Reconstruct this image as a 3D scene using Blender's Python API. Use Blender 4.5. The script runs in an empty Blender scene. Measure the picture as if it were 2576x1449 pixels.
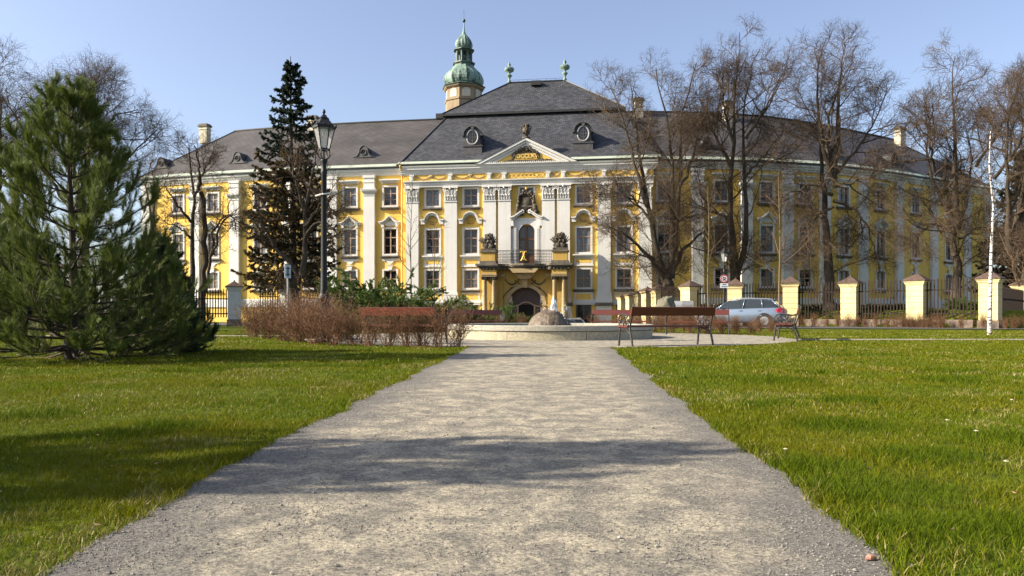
import bpy, math, random
import numpy as np
from mathutils import Matrix, Vector
R = math.radians
C = bpy.context.scene.collection
rng = np.random.default_rng(7)
random.seed(7)
# ---------------------------------------------------------------- frame of the place
FOC, CX, HY, EZ = 1900.0, 1288.0, 790.0, 0.7      # focal length in units of a 2576 wide frame, centre column, horizon row, eye height
def W(px, py, Y): return ((px-CX)/FOC*Y, Y, EZ+(HY-py)/FOC*Y)
def G(px, py):
    Y = FOC*EZ/(py-HY); return ((px-CX)/FOC*Y, Y)

# ---------------------------------------------------------------- mesh builder
class MB:
    def __init__(s): s.v=[]; s.uv=[]; s.f=[]; s.n=0; s.M=None
    def add(s, v, fs, uv=None):
        v=np.asarray(v,float).reshape(-1,3)
        if s.M is not None:
            m=np.array(s.M); v=v@m[:3,:3].T+m[:3,3]
        if isinstance(fs,np.ndarray): fs=[fs]
        elif isinstance(fs[0],np.ndarray): pass
        else:
            by={}
            for f in fs: by.setdefault(len(f),[]).append(f)
            fs=[np.array(x) for x in by.values()]
        for f in fs:
            if len(f): s.f.append(f+s.n)
        s.v.append(v); s.uv.append(np.zeros((len(v),2)) if uv is None else np.asarray(uv,float)); s.n+=len(v)
        return s
    def box(s,x0,x1,y0,y1,z0,z1):
        v=[(x,y,z) for z in (z0,z1) for y in (y0,y1) for x in (x0,x1)]
        return s.add(v,[(0,2,3,1),(4,5,7,6),(0,1,5,4),(2,6,7,3),(0,4,6,2),(1,3,7,5)])
    def bar(s,p,q,w,h=None):
        h=h or w; p=np.array(p,float); q=np.array(q,float); t=q-p; t/=np.linalg.norm(t)
        ref=np.array([0,0,1.]) if abs(t[2])<.9 else np.array([1.,0,0])
        u=np.cross(t,ref); u/=np.linalg.norm(u); n=np.cross(u,t)
        v=[e+u*a*w/2+n*b*h/2 for e in (p,q) for a,b in ((-1,-1),(1,-1),(1,1),(-1,1))]
        return s.add(v,[(0,3,2,1),(4,5,6,7),(0,1,5,4),(1,2,6,5),(2,3,7,6),(3,0,4,7)])
    def prism_y(s,pr,y0,y1):
        n=len(pr); v=[(x,y0,z) for x,z in pr]+[(x,y1,z) for x,z in pr]
        return s.add(v,[tuple(range(n)),tuple(range(2*n-1,n-1,-1))]+[(i,(i+1)%n,(i+1)%n+n,i+n) for i in range(n)])
    def prism_x(s,pr,x0,x1):
        n=len(pr); v=[(x0,y,z) for y,z in pr]+[(x1,y,z) for y,z in pr]
        return s.add(v,[tuple(range(n)),tuple(range(2*n-1,n-1,-1))]+[(i,(i+1)%n,(i+1)%n+n,i+n) for i in range(n)])
    def prism_z(s,pr,z0,z1):
        n=len(pr); v=[(x,y,z0) for x,y in pr]+[(x,y,z1) for x,y in pr]
        return s.add(v,[tuple(range(n)),tuple(range(2*n-1,n-1,-1))]+[(i,(i+1)%n,(i+1)%n+n,i+n) for i in range(n)])
    def lathe(s,pr,n=16,c=(0,0,0),ph=0,sx=1,sy=1,a0=0,a1=2*math.pi,lob=0,nl=8):
        a=np.linspace(a0,a1,n+1)[:-1]+ph if a1-a0>6.28 else np.linspace(a0,a1,n)+ph
        v=[]
        for r,z in pr:
            rr=r*(1+lob*np.abs(np.cos(nl/2*(a-ph))))
            v.append(np.stack([c[0]+rr*np.cos(a)*sx,c[1]+rr*np.sin(a)*sy,np.full(n,c[2]+z)],1))
        v=np.concatenate(v); f=[]; m=len(pr); cl=n if a1-a0>6.28 else n-1
        for i in range(m-1):
            for j in range(cl):
                k=(j+1)%n; f.append((i*n+j,i*n+k,(i+1)*n+k,(i+1)*n+j))
        f.append(tuple(range(n-1,-1,-1))); f.append(tuple(range((m-1)*n,m*n)))
        return s.add(v,f)
    def tubes(s,P,Rd,k=4,cap=False):
        """P (B,n,3) poly-lines, Rd (B,n) radii"""
        P=np.asarray(P,float); Rd=np.asarray(Rd,float); B,n,_=P.shape
        T=np.gradient(P,axis=1); T/=np.linalg.norm(T,axis=2,keepdims=True)+1e-9
        ref=np.where(np.abs(T.mean(1)[:,2:3])>.8,np.array([[1.,0,0]]),np.array([[0,0,1.]]))[:,None,:]
        U=np.cross(T,np.broadcast_to(ref,T.shape)); U/=np.linalg.norm(U,axis=2,keepdims=True)+1e-9
        V=np.cross(T,U); a=np.arange(k)*2*math.pi/k
        ring=P[:,:,None,:]+Rd[:,:,None,None]*(U[:,:,None,:]*np.cos(a)[None,None,:,None]+V[:,:,None,:]*np.sin(a)[None,None,:,None])
        b=np.arange(B)[:,None,None]*n*k; i=np.arange(n-1)[None,:,None]*k; j=np.arange(k)[None,None,:]; j2=(j+1)%k
        f=np.stack([b+i+j,b+i+j2,b+i+k+j2,b+i+k+j],-1).reshape(-1,4)
        fs=[f]
        if cap:
            fs.append((np.arange(B)[:,None]*n*k+np.arange(k-1,-1,-1)[None,:]))
            fs.append((np.arange(B)[:,None]*n*k+(n-1)*k+np.arange(k)[None,:]))
        v=ring.reshape(-1,3)
        if s.M is not None:
            m=np.array(s.M); v=v@m[:3,:3].T+m[:3,3]
        for q in fs: s.f.append(q+s.n)
        s.v.append(v); s.uv.append(np.zeros((len(v),2))); s.n+=len(v)
        return s
    def tube(s,pts,r,k=6,cap=True):
        pts=np.array(pts,float)
        r=np.full(len(pts),r) if np.isscalar(r) else np.array(r,float)
        return s.tubes(pts[None],r[None],k,cap)
    def blob(s,c,r,n=8,m=5,jit=.15,rs=None):
        g=rs or rng; v=[]
        r=np.array(r if hasattr(r,'__len__') else (r,r,r),float)
        for i in range(m+1):
            t=math.pi*i/m
            for j in range(n):
                a=2*math.pi*j/n; d=np.array([math.sin(t)*math.cos(a),math.sin(t)*math.sin(a),math.cos(t)])
                v.append(np.array(c)+d*r*(1+jit*(g.random()-.5)*2*(0<i<m)))
        f=[(i*n+j,(i+1)*n+j,(i+1)*n+(j+1)%n,i*n+(j+1)%n) for i in range(m) for j in range(n)]
        return s.add(v,f)
    def mesh(s,name,mat,smooth=False):
        me=bpy.data.meshes.new(name); V=np.concatenate(s.v); UV=np.concatenate(s.uv)
        me.vertices.add(len(V)); me.vertices.foreach_set('co',V.astype(np.float32).ravel())
        idx=np.concatenate([f.ravel() for f in s.f]); tot=np.concatenate([np.full(len(f),f.shape[1]) for f in s.f])
        me.loops.add(len(idx)); me.loops.foreach_set('vertex_index',idx.astype(np.int32))
        me.polygons.add(len(tot)); me.polygons.foreach_set('loop_start',(np.cumsum(tot)-tot).astype(np.int32))
        me.polygons.foreach_set('loop_total',tot.astype(np.int32))
        me.polygons.foreach_set('use_smooth',np.full(len(tot),bool(smooth)))
        if UV.any():
            l=me.uv_layers.new(name='uv'); l.data.foreach_set('uv',UV[idx].astype(np.float32).ravel())
        me.update(calc_edges=True)
        if mat: me.materials.append(mat)
        return me
    def build(s,name,mat,parent=None,smooth=False,M=None):
        return put(name,s.mesh(name,mat,smooth),parent,M)
def put(name,me,parent=None,M=None):
    o=bpy.data.objects.new(name,me); C.objects.link(o)
    if parent: o.parent=parent
    if M is not None: o.matrix_local=M
    return o
def tag(o,label=None,cat=None,group=None,kind=None):
    for k,v in (('label',label),('category',cat),('group',group),('kind',kind)):
        if v: o[k]=v
    return o
def thing(name,label,cat,loc=(0,0,0),rz=0,group=None):
    o=bpy.data.objects.new(name,None); C.objects.link(o); o.location=loc; o.rotation_euler=(0,0,rz)
    o.empty_display_size=.2
    return tag(o,label,cat,group)
def copy_tree(o,parent=None):
    c=o.copy(); C.objects.link(c); c.parent=parent
    for ch in list(o.children): copy_tree(ch,c)
    return c
def TR(x,y,z,rz=0,sc=1): return Matrix.Translation((x,y,z))@Matrix.Rotation(rz,4,'Z')@Matrix.Scale(sc,4)

# ---------------------------------------------------------------- materials
def mat(name,col,rough=.8,col2=None,scale=3.,det=6.,lo=.35,hi=.65,bump=0.,bscale=None,bdist=.01,metal=0.,spec=.5,coords='pos',stretch=None,fine=0.,island=0.,trans=0.):
    m=bpy.data.materials.new(name); m.use_nodes=True; nt=m.node_tree; N=nt.nodes; L=nt.links
    b=N['Principled BSDF']; b.inputs['Roughness'].default_value=rough; b.inputs['Metallic'].default_value=metal
    b.inputs['Specular IOR Level'].default_value=spec
    b.inputs['Base Color'].default_value=(*col,1)
    if coords=='pos': src=N.new('ShaderNodeNewGeometry').outputs['Position']
    elif coords=='uv': src=N.new('ShaderNodeTexCoord').outputs['UV']
    else: src=N.new('ShaderNodeTexCoord').outputs['Object']
    if stretch:
        mp=N.new('ShaderNodeMapping'); mp.inputs['Scale'].default_value=stretch; L.new(src,mp.inputs[0]); src=mp.outputs[0]
    out=None
    if col2:
        n=N.new('ShaderNodeTexNoise'); n.inputs['Scale'].default_value=scale; n.inputs['Detail'].default_value=det; n.inputs['Roughness'].default_value=.65
        L.new(src,n.inputs['Vector'])
        r=N.new('ShaderNodeValToRGB'); r.color_ramp.elements[0].position=lo; r.color_ramp.elements[1].position=hi
        r.color_ramp.elements[0].color=(*col,1); r.color_ramp.elements[1].color=(*col2,1)
        L.new(n.outputs['Fac'],r.inputs['Fac']); out=r.outputs['Color']
    if fine or island:
        h=N.new('ShaderNodeHueSaturation'); 
        if out: L.new(out,h.inputs['Color'])
        else: h.inputs['Color'].default_value=(*col,1)
        mr=N.new('ShaderNodeMapRange'); a=fine or island
        mr.inputs['To Min'].default_value=1-a; mr.inputs['To Max'].default_value=1+a
        if island: L.new(N.new('ShaderNodeNewGeometry').outputs['Random Per Island'],mr.inputs['Value'])
        else:
            n2=N.new('ShaderNodeTexNoise'); n2.inputs['Scale'].default_value=scale*12; n2.inputs['Detail'].default_value=4
            L.new(src,n2.inputs['Vector']); mr.inputs['From Min'].default_value=.3; mr.inputs['From Max'].default_value=.7; L.new(n2.outputs['Fac'],mr.inputs['Value'])
        L.new(mr.outputs[0],h.inputs['Value']); out=h.outputs['Color']
    if out: L.new(out,b.inputs['Base Color'])
    if bump:
        n=N.new('ShaderNodeTexNoise'); n.inputs['Scale'].default_value=bscale or scale*4; n.inputs['Detail'].default_value=6; L.new(src,n.inputs['Vector'])
        bp=N.new('ShaderNodeBump'); bp.inputs['Strength'].default_value=bump; bp.inputs['Distance'].default_value=bdist
        L.new(n.outputs['Fac'],bp.inputs['Height']); L.new(bp.outputs[0],b.inputs['Normal'])
    if trans:
        t=N.new('ShaderNodeBsdfTranslucent'); mx=N.new('ShaderNodeMixShader'); mx.inputs[0].default_value=trans
        if out: L.new(out,t.inputs['Color'])
        else: t.inputs['Color'].default_value=(*col,1)
        L.new(b.outputs[0],mx.inputs[1]); L.new(t.outputs[0],mx.inputs[2]); L.new(mx.outputs[0],N['Material Output'].inputs['Surface'])
    return m
def plaster(name,col,dirt,streak):
    """painted lime plaster: broad fading, rain streaks running down, fine grain"""
    m=mat(name,col,.9,dirt,.55,8,.42,.8,.25,9,.02,spec=.2); nt=m.node_tree; N=nt.nodes; L=nt.links; b=N['Principled BSDF']
    cur=b.inputs['Base Color'].links[0].from_socket
    g=N.new('ShaderNodeNewGeometry'); mp=N.new('ShaderNodeMapping'); mp.inputs['Scale'].default_value=(2.2,2.2,.16); L.new(g.outputs['Position'],mp.inputs[0])
    n=N.new('ShaderNodeTexNoise'); n.inputs['Scale'].default_value=1.6; n.inputs['Detail'].default_value=7; L.new(mp.outputs[0],n.inputs['Vector'])
    r=N.new('ShaderNodeValToRGB'); r.color_ramp.elements[0].position=.52; r.color_ramp.elements[1].position=.8
    r.color_ramp.elements[0].color=(0,0,0,1); r.color_ramp.elements[1].color=(.55,.55,.55,1); L.new(n.outputs['Fac'],r.inputs[0])
    mx=N.new('ShaderNodeMix'); mx.data_type='RGBA'; L.new(r.outputs[0],mx.inputs[0]); L.new(cur,mx.inputs[6]); mx.inputs[7].default_value=(*streak,1)
    L.new(mx.outputs[2],b.inputs['Base Color']); return m
def slate(name,c1,c2,mortar,w,h,rot=0,bump=.5):
    """overlapping slates laid out in metres on the roof's own uv"""
    m=bpy.data.materials.new(name); m.use_nodes=True; nt=m.node_tree; N=nt.nodes; L=nt.links; b=N['Principled BSDF']
    b.inputs['Roughness'].default_value=.62; b.inputs['Specular IOR Level'].default_value=.35
    uv=N.new('ShaderNodeTexCoord'); mp=N.new('ShaderNodeMapping'); mp.inputs['Rotation'].default_value=(0,0,rot); L.new(uv.outputs['UV'],mp.inputs[0])
    br=N.new('ShaderNodeTexBrick'); br.inputs['Scale'].default_value=1; br.inputs['Brick Width'].default_value=w; br.inputs['Row Height'].default_value=h
    br.inputs['Mortar Size'].default_value=.022; br.inputs['Mortar Smooth'].default_value=.3; br.inputs['Bias'].default_value=0
    br.inputs['Color1'].default_value=(*c1,1); br.inputs['Color2'].default_value=(*c2,1); br.inputs['Mortar'].default_value=(*mortar,1)
    if rot: br.offset=0
    L.new(mp.outputs[0],br.inputs['Vector'])
    n=N.new('ShaderNodeTexNoise'); n.inputs['Scale'].default_value=.5; n.inputs['Detail'].default_value=8; L.new(uv.outputs['UV'],n.inputs['Vector'])
    mr=N.new('ShaderNodeMapRange'); mr.inputs['From Min'].default_value=.3; mr.inputs['From Max'].default_value=.7; mr.inputs['To Min'].default_value=.7; mr.inputs['To Max'].default_value=1.22
    L.new(n.outputs['Fac'],mr.inputs[0])
    h=N.new('ShaderNodeHueSaturation'); L.new(br.outputs['Color'],h.inputs['Color']); L.new(mr.outputs[0],h.inputs['Value']); L.new(h.outputs[0],b.inputs['Base Color'])
    bp=N.new('ShaderNodeBump'); bp.inputs['Strength'].default_value=bump; bp.inputs['Distance'].default_value=.02; bp.invert=True
    L.new(br.outputs['Fac'],bp.inputs['Height']); L.new(bp.outputs[0],b.inputs['Normal'])
    return m
M={}
M['yellow']=plaster('yellow_plaster',(.76,.49,.108),(.79,.565,.17),(.50,.35,.12))
M['portal']=plaster('shaded_ochre_plaster',(.47,.30,.075),(.52,.36,.11),(.24,.18,.08))  # ochre taken darker: the portal's inner shade is in this colour
M['white']=plaster('white_plaster',(.67,.655,.62),(.58,.565,.53),(.50,.49,.46))
M['cream']=plaster('cream_plaster',(.68,.55,.28),(.46,.37,.20),(.35,.29,.2))
M['chimney']=plaster('chimney_plaster',(.58,.53,.42),(.42,.37,.28),(.2,.17,.13))
M['stone']=mat('dark_weathered_stone',(.05,.04,.028),.9,(.17,.14,.10),4,8,.42,.72,.6,14,.03)
M['sand']=mat('sandstone',(.42,.31,.16),.9,(.30,.22,.12),2,8,.4,.7,.4,14,.02)
M['slab']=mat('blackened_stone',(.10,.085,.065),.9,(.20,.17,.13),2.5,8,.4,.7,.4,14,.02)
M['slate']=slate('slate',(.030,.032,.039),(.072,.074,.082),(.017,.017,.019),.34,.2)
M['tile']=slate('diamond_roof_tile',(.056,.050,.048),(.073,.066,.063),(.034,.03,.029),.5,.5,R(45),.4)
M['copper']=mat('patinated_copper',(.035,.055,.048),.6,(.20,.29,.24),1.5,7,.38,.54,.2,6,.02,stretch=(1.6,1.6,.35),spec=.3)
M['verdigris']=mat('verdigris_flashing',(.34,.39,.31),.7,(.20,.18,.12),1.2,7,.52,.75,stretch=(1,1,.2))
M['copperdark']=mat('dark_copper',(.04,.055,.048),.6,(.13,.22,.18),1.6,6,.45,.7)
M['towerstone']=plaster('tower_plaster',(.29,.225,.145),(.20,.155,.105),(.13,.10,.075))
M['gutter']=mat('gutter_metal',(.022,.022,.02),.5)
M['sash']=mat('brown_window_wood',(.36,.245,.165),.6,(.27,.175,.12),6)
M['door']=mat('oak_door',(.155,.062,.02),.45,(.10,.04,.014),8,stretch=(4,4,.6))
M['doordark']=mat('dark_door',(.05,.026,.018),.5,(.075,.04,.026),6)
M['glass']=mat('window_glass',(.012,.012,.012),.04,spec=.7)
M['dormer_tin']=mat('dormer_tin',(.045,.044,.046),.7,(.085,.083,.085),3)
M['inscr']=mat('pale_gilt_letters',(.82,.62,.2),.5)
M['paletrim']=mat('pale_tin_trim',(.22,.215,.21),.6,(.3,.295,.285),4)
M['glasspale']=mat('curtained_glass',(.055,.06,.066),.06,(.17,.18,.19),1.1,3,.45,.6,spec=.7,coords='obj',stretch=(5,1,.6))
M['void']=mat('painted_unlit_depth',(.006,.006,.006),1)  # near-black colour in place of the unlit depth behind an opening
M['gold']=mat('gilding',(.75,.50,.10),.4,metal=.3)
M['iron']=mat('wrought_iron',(.012,.012,.012),.55)
M['castiron']=mat('cast_iron',(.02,.018,.015),.45,(.032,.028,.022),20)
M['bark']=mat('grey_brown_bark',(.038,.027,.018),.95,(.085,.064,.043),3,8,.4,.65,.8,9,.03,stretch=(2,2,.5))
M['twig']=mat('brown_twigs',(.078,.050,.028),.9,island=.55)
M['pinebark']=mat('pine_bark',(.032,.022,.014),.95,(.07,.048,.03),6,6,.4,.65,.8,20,.01)
M['shrub']=mat('red_brown_stems',(.15,.068,.028),.85,island=.5)
def leafmat(name,c1,c2,trans=.25,rough=.5):
    m=mat(name,c1,rough,None,island=.001,spec=.3); nt=m.node_tree; N=nt.nodes; L=nt.links
    for n in list(N):
        if n.type in('HUE_SAT','MAP_RANGE'): N.remove(n)
    b=N['Principled BSDF']; g=N.new('ShaderNodeNewGeometry'); r=N.new('ShaderNodeValToRGB')
    r.color_ramp.elements[0].color=(*c1,1); r.color_ramp.elements[1].color=(*c2,1); L.new(g.outputs['Random Per Island'],r.inputs[0]); L.new(r.outputs[0],b.inputs['Base Color'])
    t=N.new('ShaderNodeBsdfTranslucent'); L.new(r.outputs[0],t.inputs['Color']); mx=N.new('ShaderNodeMixShader'); mx.inputs[0].default_value=trans
    L.new(b.outputs[0],mx.inputs[1]); L.new(t.outputs[0],mx.inputs[2]); L.new(mx.outputs[0],N['Material Output'].inputs['Surface']); return m
M['pine']=leafmat('pine_needles',(.034,.064,.014),(.20,.235,.045),.24)
M['pinedark']=leafmat('dark_pine_needles',(.03,.055,.022),(.085,.12,.045))
M['spruce']=leafmat('spruce_needles',(.016,.030,.021),(.05,.068,.042))
M['sprucedry']=leafmat('dry_spruce_needles',(.085,.058,.025),(.16,.115,.05))
M['juniper']=leafmat('juniper_sprays',(.06,.11,.025),(.16,.21,.05))
M['ivy']=leafmat('ivy_leaves',(.014,.02,.007),(.05,.045,.016))
# ---------------------------------------------------------------- the palace
PX,PY,PR=1.19,61.2,R(-8)
palace=thing('palace','long yellow and white baroque palace with dark mansard roof and central portal','palace',(PX,PY,0),PR)
PM=Matrix.Translation((PX,PY,0))@Matrix.Rotation(PR,4,'Z'); PI_=PM.inverted()
def part(mb,name,m,smooth=False,M_=None,parent=None): return mb.build(name,m,parent or palace,smooth,M_)

# --- window prototypes: local x along wall, -y outwards, z up, origin at the middle of the opening's bottom edge
def frame(mb,w,h,t,y0,y1,bottom=True):
    mb.box(-w/2-t,-w/2+.004,y0,y1,-(t if bottom else 0),h+t); mb.box(w/2-.004,w/2+t,y0,y1,-(t if bottom else 0),h+t)
    mb.box(-w/2+.004,w/2-.004,y0+.002,y1,h-.004,h+t-.002)
    if bottom: mb.box(-w/2+.004,w/2-.004,y0+.002,y1,-t+.002,.004)
def arcpts(cx,cz,r,a0,a1,n): return [(cx+r*math.cos(R(a0+(a1-a0)*i/n)),cz+r*math.sin(R(a0+(a1-a0)*i/n))) for i in range(n+1)]
def ribbon(mb,top,th,y0,y1):
    """a moulding that follows the line 'top' (x,z), th high"""
    for a,b in zip(top[:-1],top[1:]): mb.prism_y([(a[0],a[1]-th),(b[0],b[1]-th),b,a],y0,y1)
def sash_mesh(w,h,tr):
    s=MB(); t=.075
    s.box(-w/2,-w/2+t,.08,.15,0,h); s.box(w/2-t,w/2,.08,.15,0,h); s.box(-w/2+t,w/2-t,.082,.15,h-t,h); s.box(-w/2+t,w/2-t,.082,.15,0,t)
    s.box(-.05,.05,.072,.15,t,h-t); z=h*tr
    s.box(-w/2+t,-.05,.078,.15,z-.045,z+.045); s.box(.05,w/2-t,.078,.15,z-.045,z+.045)
    zb=z/2
    s.box(-w/2+t,-.05,.095,.14,zb-.018,zb+.018); s.box(.05,w/2-t,.095,.14,zb-.018,zb+.018)
    return s
def pane_mesh(w,h):
    s=MB(); s.add([(-w/2,.125,0),(w/2,.125,0),(w/2,.135,h),(-w/2,.135,h)],[(0,1,2,3)]); return s
def winkind(name,w,h,tr=.64,t=.17,hood=None,sill=True,apron=None,pale=False):
    k={'w':w,'h':h}
    s=MB(); frame(s,w,h,t,-.075,.012); frame(s,w+2*t-.07,h+2*t-.07,.05,-.105,-.07)if False else None
    frame(s,w,h,.05,-.03,.09)
    if hood=='key':
        s.prism_y([(-.16,h+.05),(.16,h+.05),(.22,h+.42),(-.22,h+.42)],-.17,-.07); s.box(-.27,.27,-.2,-.05,h+.42,h+.48)
    k['surround']=s.mesh('window_surround',M['white'])
    k['sash']=sash_mesh(w,h,tr).mesh('sash',M['sash']); k['pane']=pane_mesh(w,h).mesh('pane',M['glasspale' if pale else 'glass'])
    if sill:
        s=MB(); s.box(-w/2-.3,w/2+.3,-.26,.01,-.17-.08,-.15); s.box(-w/2-.24,w/2+.24,-.17,.01,-.36,-.25); k['sill']=s.mesh('sill',M['slab'] if sill=='dark' else M['white'])
    s=MB()
    if hood=='flat':
        s.box(-w/2-.32,w/2+.32,-.34,.01,h+.52,h+.62); s.box(-w/2-.24,w/2+.24,-.24,.01,h+.42,h+.52); s.box(-w/2-.17,w/2+.17,-.13,.01,h+.3,h+.42)
    if hood=='ogee':
        L=[(-.95,.62),(-.72,.62),(-.55,.68),(-.35,.82),(-.16,.98),(0,1.12),(.16,.98),(.35,.82),(.55,.68),(.72,.62),(.95,.62)]; e=w/1.1
        top=[(x*e,h+z) for x,z in L]
        ribbon(s,top,.09,-.36,.01); ribbon(s,[(x*.95,z-.09) for x,z in top],.1,-.26,.01); ribbon(s,[(x*.9,z-.19) for x,z in top],.07,-.15,.01)
        for q in (-1,1): s.box(q*.62*e-.11,q*.62*e+.11,-.22,.01,h+.14,h+.43)
        s.prism_y([(x*1.0,h+.32+z) for x,z in [(-.42,0),(-.46,.1),(-.36,.2),(-.2,.26),(0,.4),(.2,.26),(.36,.2),(.46,.1),(.42,0),(.2,-.07),(-.2,-.07)]],-.09,.01)
    if hood=='arch':
        top=[(-.98,h+.85),(-.66,h+.85)]+[(-x if False else p[0],p[1]) for p in arcpts(0,h+.85,.6,172,8,12)]+[(.66,h+.85),(.98,h+.85)]
        ribbon(s,top,.1,-.40,.01); ribbon(s,[(x*.95,z-.1) for x,z in top],.12,-.29,.01); ribbon(s,[(x*.9,z-.22) for x,z in top],.08,-.17,.01)
        for q in (-1,1): s.box(q*.78-.16,q*.78+.16,-.28,.012,h+.45,h+.68)
    if s.n: k['hood']=s.mesh('hood',M['white'])
    if hood=='arch':
        s=MB(); s.lathe([(.36,0),(.38,.03),(.30,.08),(.2,.06),(.1,.12),(0.01,.13)],14); 
        for j in range(9): s.blob((random.uniform(-.32,.32),random.uniform(-.28,.2),.06),(.09,.09,.07),6,4)
        me=s; mm=Matrix.Translation((0,.0,h+.78))@Matrix.Rotation(R(90),4,'X'); a=np.array(mm)
        me.v=[v@a[:3,:3].T+a[:3,3] for v in me.v]; k['ornament']=me.mesh('shell_ornament',M['portal'])
    if apron=='scallop':
        s=MB(); L=[(-.72,0),(.72,0),(.70,-.16),(.52,-.25),(.36,-.2),(.24,-.34),(.1,-.46),(0,-.48),(-.1,-.46),(-.24,-.34),(-.36,-.2),(-.52,-.25),(-.70,-.16)]
        s.prism_y([(x,z-.355) for x,z in L],-.07,.01); k['apron']=s.mesh('apron',M['white'])
    if apron and apron!='scallop':
        d=apron; s=MB(); x=w/2+.18; s.box(-x,x,-.06,.01,-.36-d,-.355)
        s.box(-x-.05,x+.05,-.13,.01,-.36-d-.12,-.36-d-.002)
        k['apron']=s.mesh('apron',M['white'])
        s=MB(); s.box(-x+.15,x-.15,-.068,-.05,-.36-d+.14,-.36-.14); k['apron_panel']=s.mesh('apron_panel',M['yellow'])
    return k
KU=winkind('u',1.1,1.55,.66,.14,'flat',pale=True,sill='dark')
KUd=dict(KU); KUd['pane']=winkind('ud',1.1,1.55)['pane']
KM=winkind('m',1.1,2.1,.66,.13,'ogee',sill='dark',apron='scallop')
KG=winkind('g',1.1,1.4,.5,.13,'key',sill='dark')
BU=winkind('bu',1.1,1.32,.62,.15,None,sill='dark',pale=True)
BM=winkind('bm',1.12,1.98,.64,.14,'arch',sill='white',apron=.62)
BG=winkind('bg',1.12,1.45,.5,.14,None,sill='dark',apron=.78)
def put_window(k,Mx):
    o=put('window',k['surround'],palace,Mx)
    for n in ('sash','pane','sill','hood','ornament','apron','apron_panel'):
        if n in k:
            me=k[n]
            if n=='pane' and random.random()<.3:
                key='pane_alt'
                if key not in k: k[key]=me.copy(); k[key].materials[0]=M['glass' if me.materials[0]==M['glasspale'] else 'glasspale']
                me=k[key]
            put(n,me,o)
    return o
def wall_grid(mb,x0,x1,z0,z1,ops,y=0.,dep=.24):
    xs=sorted({x0,x1,*[o[0] for o in ops],*[o[1] for o in ops]}); zs=sorted({z0,z1,*[o[2] for o in ops],*[o[3] for o in ops]})
    for a,b in zip(xs[:-1],xs[1:]):
        for c,d in zip(zs[:-1],zs[1:]):
            if any(o[0]-1e-6<=a and b<=o[1]+1e-6 and o[2]-1e-6<=c and d<=o[3]+1e-6 for o in ops): continue
            mb.add([(a,y,c),(b,y,c),(b,y,d),(a,y,d)],[(0,1,2,3)])
    for a,b,c,d in ops:
        for p,q in (((a,c),(a,d)),((a,d),(b,d)),((b,d),(b,c)),((b,c),(a,c))):
            mb.add([(p[0],y,p[1]),(q[0],y,q[1]),(q[0],y+dep,q[1]),(p[0],y+dep,p[1])],[(0,1,2,3)])
# --- central block, in the palace's own frame
BW=10.1
ops=[]
for c in (-7.8,-4.6,4.6,7.8):
    ops+=[(c-.55,c+.55,9.6,10.92),(c-.56,c+.56,5.65,7.63),(c-.56,c+.56,2.83,4.28),(c-.55,c+.55,0.0,1.42)]
    put_window(BU,TR(c,0,9.6)); put_window(BM,TR(c,0,5.65)); put_window(BG,TR(c,0,2.83))
ops+=[(-.55,.55,9.6,10.92),(-.66,.66,4.7,7.9)]
put_window(BU,TR(0,0,9.6))
w=MB(); wall_grid(w,-BW,BW,-1.6,12.9,ops)
for s in (-1,1): w.box(s*BW-.001*s,s*(BW-.3),.0,.6,-1.6,12.9) if False else w.add([(s*BW,0,-1.6),(s*BW,.8,-1.6),(s*BW,.8,12.9),(s*BW,0,12.9)],[(0,1,2,3)])
wall_c=part(w,'wall',M['yellow']); 
# basement windows with bars
for c in (-7.8,-4.6,4.6,7.8):
    s=MB(); frame(s,1.1,1.42,.07,-.03,.1,False); o=s.build('window',M['slab'],palace,M=TR(c,0,0))
    pane_mesh(1.1,1.42).build('pane',M['glass'],o)
    s=MB()
    for i in range(9): s.bar((-.5+i*.125,.02,.0),(-.5+i*.125,.02,1.42),.03)
    for z in (.25,.6,.95,1.25): s.bar((-.55,.03,z),(.55,.03,z),.03)
    s.build('grille',M['iron'],o)
    s=MB(); s.box(-.55,-.48,.06,.1,0,1.42);s.box(.48,.55,.06,.1,0,1.42);s.box(-.05,.05,.06,.1,0,1.42); s.build('sash',M['sash'],o)
# base band
s=MB(); PIL=[-9.46,-6.23,-3.0,-1.78,1.78,3.0,6.23,9.46]
ed=[-BW]+[x+d for x in (-6.23,) for d in (-.62,.62)]+[-3.7]
for a,b in ((-8.9,-6.85),(-5.6,-3.75),(3.75,5.6),(6.85,8.9)): s=MB(); s.box(a,b,-.07,.01,1.53,1.86); s.box(a,b,-.11,.01,1.45,1.53); part(s,'base_band',M['white'])
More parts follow.
